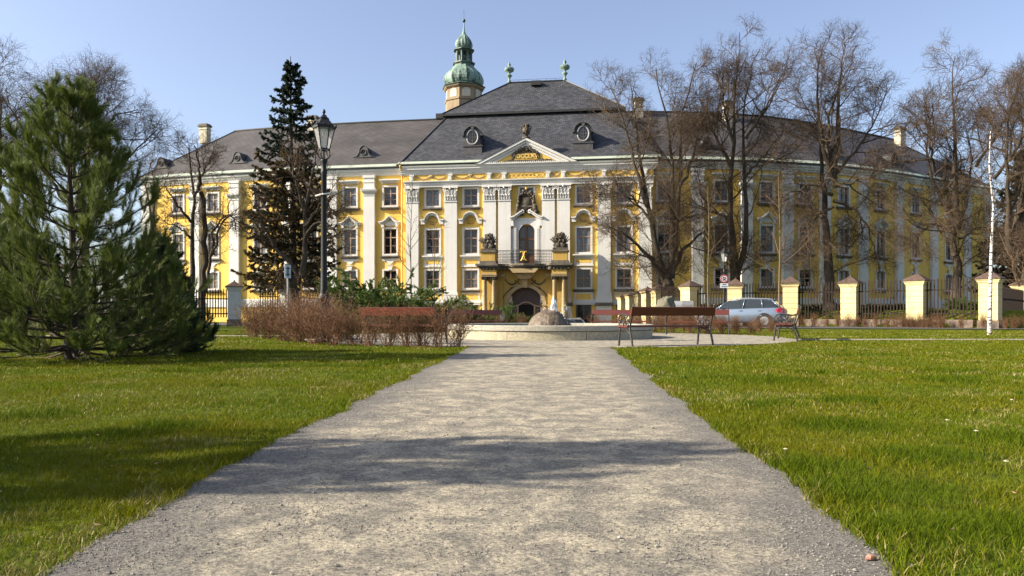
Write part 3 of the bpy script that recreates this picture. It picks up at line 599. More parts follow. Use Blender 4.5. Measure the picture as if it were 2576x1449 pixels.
# --- the two wings: a broken line of bays that bends away on both sides
LS=[(-8.75,63.0),(-16.5,64.3),(-24,66.0),(-33.6,68.9)]
RS=[(11.25,60.2),(17.5,60.45),(24.4,61.9),(28.7,63.5),(36.3,67.6),(40,70),(47,74.4)]
def smooth_line(P,n=200):
    P=[np.array(p,float) for p in P]; Q=[2*P[0]-P[1]]+P+[2*P[-1]-P[-2]]; out=[]
    for i in range(1,len(Q)-2):
        for t in np.linspace(0,1,n,endpoint=False):
            a,b,c,d=Q[i-1:i+3]; out.append(.5*((2*b)+(c-a)*t+(2*a-5*b+4*c-d)*t*t+(3*b-a-3*c+d)*t**3))
    return np.array(out+[P[-1]])
def hit(line,px):
    r=line[:,0]/line[:,1]*FOC+CX; i=int(np.argmin(abs(r-px))); return line[i]
LL,RL=smooth_line(LS),smooth_line(RS)
def wing(line,nodes,wins,sign,endpx):
    """nodes: pilaster columns from the block outwards"""
    V=[line[0]]+[hit(line,p) for p in nodes]+[line[-1]]
    if sign<0: V=V[::-1]
    V=np.array(V); n=len(V)
    T=np.diff(V,axis=0); T/=np.linalg.norm(T,axis=1,keepdims=True); Nn=np.stack([T[:,1],-T[:,0]],1)      # outward, towards the park
    mit=np.zeros_like(V)
    for i in range(n):
        a=Nn[max(i-1,0)]; b=Nn[min(i,n-2)]; m=a+b; m/=np.linalg.norm(m); mit[i]=m/max(.5,m@a)
    wall=MB(); Wn={}
    for px in wins:
        for i in range(n-1):
            a,b=V[i],V[i+1]; ra,rb=a[0]/a[1]*FOC+CX,b[0]/b[1]*FOC+CX
            if ra<=px<rb:
                k=(px-CX)/FOC; d=b-a; t=(k*a[1]-a[0])/(d[0]-k*d[1]); Wn.setdefault(i,[]).append((t*np.linalg.norm(d),px)); break
    for i in range(n-1):
        a,b=V[i],V[i+1]; Lb=np.linalg.norm(b-a); ang=math.atan2(T[i][1],T[i][0])
        Mw=PI_@Matrix.Translation((a[0],a[1],0))@Matrix.Rotation(ang,4,'Z'); wall.M=Mw; o_=[]
        for x,px in Wn.get(i,[]):
            o_+=[(x-.55,x+.55,9.78,11.33),(x-.55,x+.55,5.72,7.82),(x-.55,x+.55,2.93,4.33)]
            put_window(KU if (int(px)%3 or sign<0) else KUd,Mw@TR(x,0,9.78)); put_window(KM,Mw@TR(x,0,5.72)); put_window(KG,Mw@TR(x,0,2.93))
        wall_grid(wall,0,Lb,-1.5,12.9,o_)
    # far gable wall
    e=0 if sign<0 else n-1; p=V[e]; q=p-mit[e]*14.2; wall.M=PI_
    wall.add([(*p,-1.5),(*q,-1.5),(*q,12.9),(*p,12.9)],[(0,1,2,3)])
    part(wall,'wall',M['yellow'])
    def sweep(prof,close=True,i0=0,i1=n):
        s=MB(); s.M=PI_; m=len(prof); v=[]
        for i in range(i0,i1):
            for o_,z in prof: v.append((*(V[i]+mit[i]*o_),z))
        f=[]
        for i in range(i1-i0-1):
            for j in range(m if close else m-1):
                k=(j+1)%m; f.append((i*m+j,i*m+k,(i+1)*m+k,(i+1)*m+j))
        f+= [tuple(range(m)),tuple(range((i1-i0-1)*m,(i1-i0)*m))]
        return s.add(v,f)
    part(sweep([(0,12.3),(.1,12.3),(.14,12.44),(.22,12.48),(.24,12.62),(.34,12.66),(.36,12.8),(0,12.8)]),'cornice',M['white'])
    part(sweep([(0,12.805),(.375,12.805),(.375,12.825),(.1,12.95),(0,12.95)]),'flashing',M['verdigris'])
    part(sweep([(.36,12.87),(.46,12.87),(.46,12.98),(.36,12.98)]),'gutter',M['gutter'])
    part(sweep([(0,1.3),(.1,1.3),(.1,1.95),(.06,2.0),(0,2.0)]),'base_band',M['white'])
    # pilasters at the inner nodes
    s=MB(); w=.95
    s.box(-w/2,w/2,-.27,.1,2.3,12.32)
    for z0,z1,e_,d in ((10.62,10.72,.04,.31),(10.76,10.9,.05,.33),(10.9,11.02,.14,.42),(11.02,11.12,.2,.5),(11.12,11.17,.22,.52),(11.72,11.8,.04,.31),(12.1,12.32,.05,.33),(1.2,2.0,.12,.39),(2.0,2.3,.07,.34)): s.box(-w/2-e_,w/2+e_,-d,.09,z0,z1)
    pmw=s.mesh('pilaster',M['white'])
    rng_=range(0,n-1) if sign<0 else range(1,n)
    for i in rng_:
        a=math.atan2(-mit[i][0]*-1,0) if False else math.atan2(mit[i][0],-mit[i][1])
        off=.5 if i in (0,n-1) else 0
        p=V[i]+(T[0]*off if i==0 else -T[-1]*off if i==n-1 else 0)
        put('pilaster',pmw,palace,PI_@Matrix.Translation((p[0],p[1],0))@Matrix.Rotation(a,4,'Z'))
    # roof
    rs=MB(); rs.M=PI_; E=V+mit*.36; K=V-mit*2.2; Rg=V-mit*7.1; Bk=V-mit*14.8
    if sign<0: Rg=Rg.copy(); Rg[0]=Rg[0]+T[0]*4.4
    else: Rg=Rg.copy(); Rg[-1]=Rg[-1]-T[-1]*5.2
    ii=n-1 if sign<0 else 0; dd=(T[-1] if sign<0 else -T[0])
    Rg[ii]=Rg[ii]+dd*3.4; K[ii]=K[ii]+dd*1.6; Bk=Bk.copy(); Bk[ii]=Bk[ii]+dd*3.4
    u=np.concatenate([[0],np.cumsum(np.linalg.norm(np.diff(V,axis=0),axis=1))])
    ze,zk,zr=12.97,15.05,18.7
    e1=math.hypot(2.8,zk-ze); e2=e1+math.hypot(4.9,zr-zk)
    Kz=K.copy()
    if sign<0: Kz[0]=V[0]-mit[0]*2.2+T[0]*1.4
    else: Kz[-1]=V[-1]-mit[-1]*2.2-T[-1]*1.6
    for i in range(n-1):
        quad(rs,[(*E[i],ze),(*E[i+1],ze),(*Kz[i+1],zk),(*Kz[i],zk)],[(u[i],0),(u[i+1],0),(u[i+1],e1),(u[i],e1)])
        quad(rs,[(*Kz[i],zk),(*Kz[i+1],zk),(*Rg[i+1],zr),(*Rg[i],zr)],[(u[i],e1),(u[i+1],e1),(u[i+1],e2),(u[i],e2)])
        quad(rs,[(*Bk[i],ze),(*Bk[i+1],ze),(*Rg[i+1],zr),(*Rg[i],zr)],[(u[i],0),(u[i+1],0),(u[i+1],e2),(u[i],e2)])
    e=0 if sign<0 else n-1; dr=-T[0]*.6 if sign<0 else T[-1]*.6
    pts=[E[e]+dr,Kz[e],Rg[e],Bk[e]+dr]; bz=Bk[e]-(Bk[e]-V[e])*.15
    rs.add([(*pts[0],ze),(*pts[1],zk),(*pts[2],zr),(*pts[3],ze)],[(0,1,2,3)],[(0,0),(2,3),(7,8),(15,0)])
    rs.add([(*E[e],ze),(*pts[0],ze),(*Kz[e],zk)],[(0,1,2)],[(0,0),(.6,0),(.3,3)])
    roof=part(rs,'roof',M['tile'])
    s=MB(); s.M=PI_
    for i in range(n-1): s.bar((*Rg[i],zr+.03),(*Rg[i+1],zr+.03),.24,.1)
    s.bar((*Kz[e],zk),(*Rg[e],zr),.2,.1); s.bar((*pts[0],ze),(*Kz[e],zk),.2,.1)
    part(s,'ridge_cap',M['gutter'],parent=roof)
    s=sweep([(.37,12.99),(.37,13.005),(.04,13.27),(.04,13.245)]); part(s,'copper_edge',M['verdigris'],parent=roof)
    return V,mit,T,Rg,roof
WL=wing(LL,[931,836,725,593,494],[982,881,782,655,536,449],-1,385)
WR=wing(RL,[1754,1876,1979,2072,2168,2259,2346,2429],[1672,1815,1929,2025,2122,2214,2302,2386],1,2480)
def along(Wg,px,back):
    V,mit,T,Rg,roof=Wg; best=None
    for i in range(len(V)-1):
        for t in np.linspace(0,1,60):
            p=V[i]*(1-t)+V[i+1]*t-(mit[i]*(1-t)+mit[i+1]*t)*back; r=p[0]/p[1]*FOC+CX
            if best is None or abs(r-px)<best[0]: best=(abs(r-px),p,math.atan2(T[i][1],T[i][0]))
    return best[1],best[2]
def zroof(back): return 12.97+(back+.62)/2.82*2.08 if back<2.2 else 15.05+(back-2.2)/4.9*3.65
# chimneys
def chimney(Wg,px,w,h,back,lit):
    p,a=along(Wg,px,back); z=zroof(back)
    s=MB(); s.box(-w/2,w/2,-w*.35,w*.35,z-.7,z+h-.22); s.box(-w/2-.05,w/2+.05,-w*.35-.05,w*.35+.05,z+h*.55,z+h*.62)
    o=s.build('chimney',M['chimney'],Wg[4],M=PI_@Matrix.Translation((p[0],p[1],0))@Matrix.Rotation(a,4,'Z'))
    s=MB(); s.box(-w/2-.1,w/2+.1,-w*.35-.1,w*.35+.1,z+h-.22,z+h-.05); s.box(-w/2-.02,w/2+.02,-w*.35-.02,w*.35+.02,z+h-.05,z+h+.06); s.build('chimney_cap',M['slab'],o)
chimney(WL,515,.9,1.15,6.5,1); chimney(WL,786,.95,1.1,6.5,1)
chimney(WR,1594,.75,1.55,6.3,0); chimney(WR,1832,.85,1.6,6.0,0); chimney(WR,2264,.95,1.75,5.9,0)
# small swept dormers
def swept(Wg,px,back=.9):
    p,a=along(Wg,px,back); z=zroof(back)
    ol=[(-1.0,0),(-.62,.12),(-.42,.4),(-.33,.78),(-.18,.95),(0,1.02),(.18,.95),(.33,.78),(.42,.4),(.62,.12),(1.0,0)]
    s=MB(); n=len(ol); v=[(x,0,z+zz) for x,zz in ol]+[(x*.72,zz*1.36,z+zz*1.02) for x,zz in ol]
    s.add(v,[(i,i+1,i+1+n,i+n) for i in range(n-1)]+[tuple(range(n-1,-1,-1))])
    o=s.build('roof_dormer',M['dormer_tin'],Wg[4],M=PI_@Matrix.Translation((p[0],p[1],0))@Matrix.Rotation(a,4,'Z'))
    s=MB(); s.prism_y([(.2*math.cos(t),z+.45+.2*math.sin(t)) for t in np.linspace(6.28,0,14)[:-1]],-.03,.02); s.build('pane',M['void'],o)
    s=MB(); s.tube([(.24*math.cos(t),-.02,z+.45+.24*math.sin(t)) for t in np.linspace(0,6.28,15)],.05,5,False); s.tube([(x,-.02,z+zz) for x,zz in ol],.035,5); s.build('dormer_frame',M['dormer_tin'],o)
for px in (404,596,915): swept(WL,px)
for px in (1780,2095,2250): swept(WR,px)
# ---------------------------------------------------------------- tower behind the palace
TX,TY=(1167-CX)/FOC*80,80.
tower=thing('tower','octagonal tower with green copper onion domes and open lantern rising behind the roof','tower',(TX,TY,0),R(12))
zt=lambda y:EZ+(HY-y)/FOC*80
o8=R(22.5)
s=MB(); s.lathe([(2.02,0),(2.02,zt(262)),(2.12,zt(260)),(2.12,zt(256)),(1.95,zt(255)),(1.95,zt(231)),(2.05,zt(230)),(2.2,zt(227)),(2.25,zt(224))],8,(0,0,0),o8)
sh=s.build('shaft',M['towerstone'],tower)
for k in range(8):
    s=MB(); a=k*math.pi/4+0; m_=Matrix.Rotation(a,4,'Z'); s.M=m_
    zz=zt(253); pr=[(-.42,zz),(.42,zz),(.42,zz+.6)]+[(.42*math.cos(t),zz+.6+.3*math.sin(t)) for t in np.linspace(0,math.pi,8)][1:-1]+[(-.42,zz+.6)]
    v=[(1.82,x,z) for x,z in pr]+[(1.84,x,z) for x,z in pr]; n=len(pr)
    s.add(v,[tuple(range(n)),tuple(range(2*n-1,n-1,-1))]+[(i,(i+1)%n,(i+1)%n+n,i+n) for i in range(n)])
    s.build('blind_window',M['chimney'],sh)
s=MB(); s.lathe([(2.3,zt(224)),(2.36,zt(222)),(2.1,zt(220)),(1.9,zt(217))],8,(0,0,0),o8); s.lathe([(1.08,zt(168)),(1.08,zt(165)),(1.22,zt(163)),(1.22,zt(160)),(.95,zt(158))],8,(0,0,0),o8)
s.lathe([(.88,zt(133)),(.9,zt(131)),(1.14,zt(129)),(1.14,zt(127)),(.8,zt(124))],8,(0,0,0),o8)
s.build('cornice',M['copperdark'],tower)
def dome(pr,name):
    n=64; s=MB(); a=np.linspace(0,2*math.pi,n,endpoint=False); v=[]
    for r,z in pr:
        k=1/np.cos((a-o8+R(22.5))%(math.pi/4)-math.pi/8); rr=r*(.55*k*.97+.45)+(.035 if r>.3 else 0)*(np.arange(n)%4==0)
        v.append(np.stack([rr*np.cos(a),rr*np.sin(a),np.full(n,z)],1))
    f=[(i*n+j,i*n+(j+1)%n,(i+1)*n+(j+1)%n,(i+1)*n+j) for i in range(len(pr)-1) for j in range(n)]
    s.add(np.concatenate(v),f); return s.build(name,M['copper'],tower)
dome([(1.72,zt(219)),(1.9,zt(215)),(2.02,zt(208)),(2.05,zt(201)),(1.98,zt(194)),(1.8,zt(187)),(1.5,zt(180)),(1.25,zt(175)),(1.08,zt(170)),(1.0,zt(167))],'onion_dome')
dome([(.66,zt(124)),(.8,zt(121)),(.88,zt(116)),(.88,zt(111)),(.8,zt(105)),(.62,zt(98)),(.4,zt(92)),(.22,zt(86)),(.12,zt(79)),(.07,zt(68)),(.05,zt(57))],'upper_onion_dome')
for k in range(8):
    a=k*math.pi/4+o8; s=MB(); s.lathe([(.13,zt(158)),(.13,zt(131))],6,(.78*math.cos(a),.78*math.sin(a),0)); s.build('lantern_post',M['copperdark'],tower)
s=MB(); s.lathe([(.05,zt(132)),(.12,zt(136)),(.26,zt(140)),(.3,zt(147)),(.38,zt(150)),(.3,zt(150))],10); s.build('bell',M['copperdark'],tower,True)
s=MB(); s.blob((0,0,zt(52)),(.18,.18,.2),10,8,0); s.tube([(0,0,zt(57)),(0,0,zt(24))],[.04,.015],5); s.build('finial',M['copperdark'],tower,True)
# ---------------------------------------------------------------- terrain
FX=np.array([-60,9.2,9.66,10.5,12.9,15.8,18.3,20.6,22.8,29,36,60.]); FY=np.array([58,58,49.6,45,43.6,42.7,40.8,38.3,36,39.5,42,44.])
def sst(t): t=np.clip(t,0,1); return t*t*(3-2*t)
def gz(x,y):
    x=np.asarray(x,float); y=np.asarray(y,float)
    gard=sst((y-np.interp(x,FX,FY)-.1)/.8)*sst((x-9.5)/.5)*.9
    dip=-1.15*sst((y-44)/6)*sst((x+14)/3)*sst((9.7-x)/.4)*sst((120-y)/20)
    return gard+dip
def axis(*seg):
    out=[]
    for a,b,s in seg: out+=list(np.arange(a,b,s))
    return np.array(out+[seg[-1][1]])
gx=axis((-900,-200,140),(-200,-60,20),(-60,-20,4),(-20,8,1),(8,12,.25),(12,40,1),(40,60,4),(60,200,20),(200,900,140)); gy=axis((-60,-20,8),(-20,34,2),(34,62,.5),(62,100,4),(100,200,20),(200,2000,300))
X,Y=np.meshgrid(gx,gy); Z=gz(X,Y); nx=len(gx); ny=len(gy)
i=np.arange(ny-1)[:,None]*nx; j=np.arange(nx-1)[None,:]
f=np.stack([i+j,i+j+1,i+nx+j+1,i+nx+j],-1).reshape(-1,4)
mlawn=mat('lawn_soil',(.045,.072,.004),1,(.085,.10,.007),.9,8,.35,.65,1,25,.03,fine=.5,spec=.1)
s=MB(); s.add(np.stack([X,Y,Z],-1).reshape(-1,3),f); o=s.build('ground',mlawn,smooth=True); tag(o,'green lawn ground of the castle park','ground',kind='structure')
# ---------------------------------------------------------------- gravel walk
LEp=[(1165,880),(1105,912),(1060,938),(960,980),(850,1030),(720,1100),(605,1165),(470,1235),(320,1300),(215,1380),(130,1449),(20,1530),(-250,1720)]
REp=[(1545,878),(1600,925),(1660,975),(1720,1015),(1790,1065),(1870,1120),(1930,1165),(1990,1210),(2060,1275),(2130,1335),(2200,1400),(2260,1449),(2340,1530),(2560,1720)]
Le=np.array([G(*p) for p in LEp])[::-1]; Re=np.array([G(*p) for p in REp])[::-1]
def fitted(E):
    c=np.polyfit(np.log(E[:,1]),E[:,0],3); y=np.geomspace(1.35,15,60); return np.stack([np.polyval(c,np.log(y)),y],1)
Le,Re=fitted(Le),fitted(Re)
Le=np.concatenate([[(Le[0,0]-.05,-4.)],Le,[(-.85,17.2)]]); Re=np.concatenate([[(Re[0,0],-4.)],Re,[(2.1,17.2)]])
def edge_l(y): return np.interp(y,Le[:,1],Le[:,0])
def edge_r(y): return np.interp(y,Re[:,1],Re[:,0])
ys=np.concatenate([np.linspace(-4,1.4,8),np.geomspace(1.5,16.4,150)]); us=np.linspace(0,1,25)
wob=lambda y,k:(.022*np.sin(y*2.3+k*1.7)+.018*np.sin(y*4.9+k)+.012*np.sin(y*7.1+k)+.010*np.sin(y*17.3+2*k)+.008*np.sin(y*41+k*3))*np.clip(y/5,.5,1.0)
xl=edge_l(ys)+wob(ys,1); xr=edge_r(ys)+wob(ys,4)
P=np.stack([xl[:,None]*(1-us)+xr[:,None]*us,np.repeat(ys[:,None],25,1),np.full((len(ys),25),.006)],-1)
uv=np.stack([np.repeat(us[None],len(ys),0),np.repeat(ys[:,None],25,1)],-1)
i=np.arange(len(ys)-1)[:,None]*25; j=np.arange(24)[None,:]
def gravel(name,edges):
    m=bpy.data.materials.new(name); m.use_nodes=True; nt=m.node_tree; N=nt.nodes; L=nt.links; b=N['Principled BSDF']; b.inputs['Roughness'].default_value=1; b.inputs['Specular IOR Level'].default_value=.15
    g=N.new('ShaderNodeNewGeometry').outputs['Position']
    def noise(sc,det,rough=.6,vec=g,dist=0):
        n=N.new('ShaderNodeTexNoise'); n.inputs['Scale'].default_value=sc; n.inputs['Detail'].default_value=det; n.inputs['Roughness'].default_value=rough; n.inputs['Distortion'].default_value=dist; L.new(vec,n.inputs['Vector']); return n.outputs['Fac']
    def ramp(fac,p0,p1,c0,c1):
        r=N.new('ShaderNodeValToRGB'); r.color_ramp.elements[0].position=p0; r.color_ramp.elements[1].position=p1; r.color_ramp.elements[0].color=(*c0,1); r.color_ramp.elements[1].color=(*c1,1); L.new(fac,r.inputs[0]); return r.outputs[0]
    def mix(fac,a,c,mode='MIX'):
        x=N.new('ShaderNodeMix'); x.data_type='RGBA'; x.blend_type=mode
        for k,v in ((0,fac),(6,a),(7,c)):
            if hasattr(v,'is_linked'): L.new(v,x.inputs[k])
            else: x.inputs[k].default_value=v if k==0 else (*v,1)
        return x.outputs[2]
    patch=ramp(noise(5.,8,.68,dist=.5),.42,.60,(0,0,0),(1,1,1))
    base=mix(patch,(.19,.177,.150),(.36,.322,.248))
    if edges:
        uv=N.new('ShaderNodeTexCoord').outputs['UV']; sx=N.new('ShaderNodeSeparateXYZ'); L.new(uv,sx.inputs[0])
        ab=N.new('ShaderNodeMath'); ab.operation='SUBTRACT'; L.new(sx.outputs[0],ab.inputs[0]); ab.inputs[1].default_value=.5
        a2=N.new('ShaderNodeMath'); a2.operation='ABSOLUTE'; L.new(ab.outputs[0],a2.inputs[0])
        a3=N.new('ShaderNodeMath'); a3.operation='MULTIPLY_ADD'; L.new(noise(1.6,6),a3.inputs[0]); a3.inputs[1].default_value=.28; L.new(a2.outputs[0],a3.inputs[2])
        e=ramp(a3.outputs[0],.46,.60,(0,0,0),(.9,.9,.9)); base=mix(e,base,(.15,.143,.132))
    cell=N.new('ShaderNodeTexVoronoi'); cell.inputs['Scale'].default_value=110; L.new(g,cell.inputs['Vector'])
    cc=N.new('ShaderNodeSeparateColor'); L.new(cell.outputs['Color'],cc.inputs[0])
    gr=ramp(cc.outputs[0],0,1,(.55,.55,.57),(1.4,1.38,1.32)); base=mix(.85,base,gr,'MULTIPLY')
    L.new(base,b.inputs['Base Color'])
    bp=N.new('ShaderNodeBump'); bp.inputs['Strength'].default_value=.9; bp.inputs['Distance'].default_value=.012; L.new(noise(75,6,.75),bp.inputs['Height'])
    bp2=N.new('ShaderNodeBump'); bp2.inputs['Strength'].default_value=.6; bp2.inputs['Distance'].default_value=.03; L.new(noise(9,5,.6),bp2.inputs['Height']); L.new(bp.outputs[0],bp2.inputs['Normal'])
    L.new(bp2.outputs[0],b.inputs['Normal']); return m
mgrav=gravel('path_gravel',True); mplaza=gravel('plaza_gravel',False)
s=MB(); s.add(P.reshape(-1,3),np.stack([i+j,i+j+1,i+25+j+1,i+25+j],-1).reshape(-1,4),uv.reshape(-1,2)); o=s.build('gravel_path',mgrav); tag(o,'wide pale gravel path leading from the viewer to the fountain','path',kind='structure')
PC=(1.0,22.5); PRD=7.0
s=MB(); a=np.linspace(0,2*math.pi,97)[:-1]; rr=PRD+.06*np.sin(a*9)+.04*np.sin(a*23)
s.add(np.stack([PC[0]+rr*np.cos(a),PC[1]+rr*np.sin(a),np.full(96,.010)],1),[tuple(range(96))]); o=s.build('plaza',mplaza); tag(o,'round gravel plaza around the fountain','plaza',kind='structure')
STR=[(7.6,60,20.2,21.15),(-60,-5.2,23.7,24.7)]
for k,(x0,x1,y0,y1) in enumerate(STR):
    s=MB(); s.add([(x0,y0,.005),(x1,y0,.005),(x1,y1,.005),(x0,y1,.005)],[(0,1,2,3)]); o=s.build('side_path',mplaza); tag(o,['narrow gravel path crossing the lawn towards the birch','narrow gravel path behind the pine'][k],'path',kind='structure')
# street in front of the palace
s=MB(); xs=np.arange(-34,9.4,1.); ysr=np.array([46,48,50,52,54,56,58.5])
V=[(x,y,float(gz(x,y))+.03) for y in ysr for x in xs]; n=len(xs)
s.add(V,[(r*n+c,r*n+c+1,(r+1)*n+c+1,(r+1)*n+c) for r in range(len(ysr)-1) for c in range(n-1)])
o=s.build('street',mat('asphalt',(.05,.05,.05),.95,(.075,.073,.07),1.5,6,bump=.3,bscale=60)); tag(o,'asphalt street in front of the palace','street',kind='structure')
s=MB(); s.add([(8,37.2,.03),(24,33.2,.03),(40,33.2,.03),(40,36,.03),(23.5,35.4,.03),(17.8,40.2,.03),(12.5,42.9,.03),(10.2,44.5,.03),(8,44,.03)],[tuple(range(9))]); o=s.build('parking_strip',bpy.data.materials['asphalt']); tag(o,'asphalt parking strip along the iron fence','street',kind='structure')
# ---------------------------------------------------------------- grass
def vn(x,y,s,seed):
    r=np.random.default_rng(seed).random((64,64)); u=x*s; v=y*s; iu=np.floor(u).astype(int); iv=np.floor(v).astype(int); fu=sst(u-iu); fv=sst(v-iv)
    q=lambda a,b:r[a%64,b%64]
    return (q(iu,iv)*(1-fu)+q(iu+1,iv)*fu)*(1-fv)+(q(iu,iv+1)*(1-fu)+q(iu+1,iv+1)*fu)*fv
def in_gravel(x,y,m=0.):
    g=(y<17)&(x>edge_l(y)+wob(y,1)-m)&(x<edge_r(y)+wob(y,4)+m)
    g|=np.hypot(x-PC[0],y-PC[1])<PRD+m
    for a,b,c,d in STR: g|=(x>a)&(x<b)&(y>c-m)&(y<d+m)
    return g
BANDS=[(1.2,3,15000,.0023,.85),(3,5,10000,.0028,.92),(5,8,4600,.0042,1),(8,12,2100,.0065,1.05),(12,18,850,.010,1.1),(18,32,250,.018,1.15)]
TUFTS=[G(*p)+(r,) for p,r in (((1960,962),.5),((2130,1075),.42),((2060,1180),.3),((2230,1240),.4),((2330,1150),.35),((2400,935),.5),((2390,960),.45),((1750,905),.5),((1870,905),.4),((2340,1330),.3),((2480,1330),.3),((2150,1010),.4),((90,1050),.3),((430,1080),.3),((240,1100),.3),((1930,1020),.3),((2540,1105),.3),((2050,940),.35))]
gb=MB(); dry=MB(); lush=MB()
for y0,y1,den,wd,hs in BANDS:
    hx=.72*y1+2.7; A=(y1-y0)*2*hx; n=int(A*den)
    x=rng.uniform(-hx,hx,n); y=rng.uniform(y0,y1,n)
    k=(np.abs(x)<.72*y+2.5)&~in_gravel(x,y,-.012-.03*rng.random(len(x))**2); x=x[k]; y=y[k]
    cl=vn(x,y,2.2,1)*.6+vn(x,y,6.5,2)*.4
    k=rng.random(len(x))<.55+.6*cl; x=x[k]; y=y[k]; cl=cl[k]; n=len(x)
    h=(.017+.026*cl**1.5)*hs*rng.uniform(.6,1.35,n)
    de=np.minimum(np.abs(x-edge_l(y)),np.abs(x-edge_r(y))); ed=np.where(y<16.5,np.exp(-de/.12),0); h*=1+.75*ed*rng.random(n)
    tf=np.zeros(n)
    for tx,ty,tr in TUFTS: tf=np.maximum(tf,np.exp(-(((x-tx)/tr)**2+((y-ty)/(tr*.8))**2)))
    tf=np.maximum(tf,.65*(vn(x,y,1.1,5)>.88)); h*=1+1.0*tf
    a=rng.uniform(0,2*math.pi,n); b=rng.uniform(0,2*math.pi,n); lean=h*rng.uniform(.25,1.0,n); w=wd*rng.uniform(.7,1.3,n)*(1+.5*ed)
    dx=np.cos(a)*w/2; dy=np.sin(a)*w/2; lx=np.cos(b)*lean; ly=np.sin(b)*lean; z=gz(x,y)-.003
    bl=np.stack([x-dx,y-dy,z],1); br=np.stack([x+dx,y+dy,z],1)
    ml=np.stack([x-dx*.8+lx*.35,y-dy*.8+ly*.35,z+h*.6],1); mr=np.stack([x+dx*.8+lx*.35,y+dy*.8+ly*.35,z+h*.6],1); tp=np.stack([x+lx,y+ly,z+h],1)
    isd=rng.random(n)<.05+.10*(vn(x,y,.9,9)>.55)+.38*(vn(x,y,1.7,33)>.74)*(vn(x,y,7,34)>.4)+.45*((x<0)&(y<3.3)&(de<.16)&(vn(x,y,5,21)>.5))
    il=(tf>rng.uniform(.25,.7,n))
    for tgt,kk in ((gb,~isd&~il),(dry,isd&~il),(lush,il)):
        m=int(kk.sum()); ids=np.arange(m)*5
        v=np.stack([bl[kk],br[kk],mr[kk],ml[kk],tp[kk]],1).reshape(-1,3)
        tgt.add(v,[np.stack([ids,ids+1,ids+2,ids+3],1),np.stack([ids+3,ids+2,ids+4],1)])
def grassmat(name,c1,c2,c3):
    m=leafmat(name,c1,c2,.35,.7); m.node_tree.nodes['Principled BSDF'].inputs['Specular IOR Level'].default_value=.12; nt=m.node_tree; N=nt.nodes; L=nt.links
    r=[n for n in N if n.type=='VALTORGB'][0]; g=N.new('ShaderNodeNewGeometry'); n=N.new('ShaderNodeTexNoise'); n.inputs['Scale'].default_value=.8; n.inputs['Detail'].default_value=5; L.new(g.outputs['Position'],n.inputs['Vector'])
    q=N.new('ShaderNodeValToRGB'); q.color_ramp.elements[0].position=.42; q.color_ramp.elements[1].position=.62; L.new(n.outputs['Fac'],q.inputs[0])
    x=N.new('ShaderNodeMix'); x.data_type='RGBA'; L.new(q.outputs[0],x.inputs[0]); L.new(r.outputs[0],x.inputs[6]); x.inputs[7].default_value=(*c3,1)
    b=N['Principled BSDF']; t=[k for k in N if k.type=='BSDF_TRANSLUCENT'][0]; L.new(x.outputs[2],b.inputs['Base Color']); L.new(x.outputs[2],t.inputs['Color']); return m
GM=grassmat('grass_blades',(.056,.099,.002),(.142,.163,.003),(.135,.136,.003))
DM=leafmat('yellowed_grass',(.20,.17,.04),(.28,.23,.08),.2)
o=gb.build('grass',GM); tag(o,'short spring grass covering both lawns','grass',kind='stuff')
LG=leafmat('lush_grass',(.042,.078,.002),(.098,.128,.003),.3,.7); LG.node_tree.nodes['Principled BSDF'].inputs['Specular IOR Level'].default_value=.1
o=lush.build('lush_grass',LG); tag(o,'darker lush grass tufts scattered through the lawns','grass',kind='stuff')
o=dry.build('dry_grass',DM); tag(o,'scattered yellowed grass blades among the green lawn','grass',kind='stuff')
# loose gravel close to the viewer
n=52000; y=1.4+(rng.random(n)**1.6)*7; x=edge_l(y)+(edge_r(y)-edge_l(y))*rng.random(n)
k=(vn(x,y,4.5,11)*.6+vn(x,y,11,12)*.4+.5*np.abs((x-edge_l(y))/(edge_r(y)-edge_l(y))-.5))>rng.uniform(.35,.95,n); x=x[k]; y=y[k]; n=len(x)
r=rng.uniform(.0012,.0036,n)*(1+(rng.random(n)<.015)*1.2); z=.007+r*.35
oc=np.array([[1,0,0],[0,1,0],[-1,0,0],[0,-1,0],[0,0,.75],[0,0,-.75]]); a=rng.uniform(0,6.28,n); ca=np.cos(a)[:,None]; sa=np.sin(a)[:,None]
ox=oc[None,:,0]*rng.uniform(.7,1.4,(n,1)); oy=np.repeat(oc[None,:,1],n,0); v=np.stack([x[:,None]+r[:,None]*(ox*ca-oy*sa),y[:,None]+r[:,None]*(ox*sa+oy*ca),z[:,None]+r[:,None]*oc[None,:,2]],-1).reshape(-1,3)
fc=np.array([[0,1,4],[1,2,4],[2,3,4],[3,0,4],[1,0,5],[2,1,5],[3,2,5],[0,3,5]]); f=(np.arange(n)[:,None,None]*6+fc[None]).reshape(-1,3)
s=MB(); s.add(v,f); o=s.build('loose_gravel',mat('pebbles',(.23,.215,.19),.95,island=.4,spec=.1)); tag(o,'loose grey grit lying on the near path','gravel',kind='stuff')
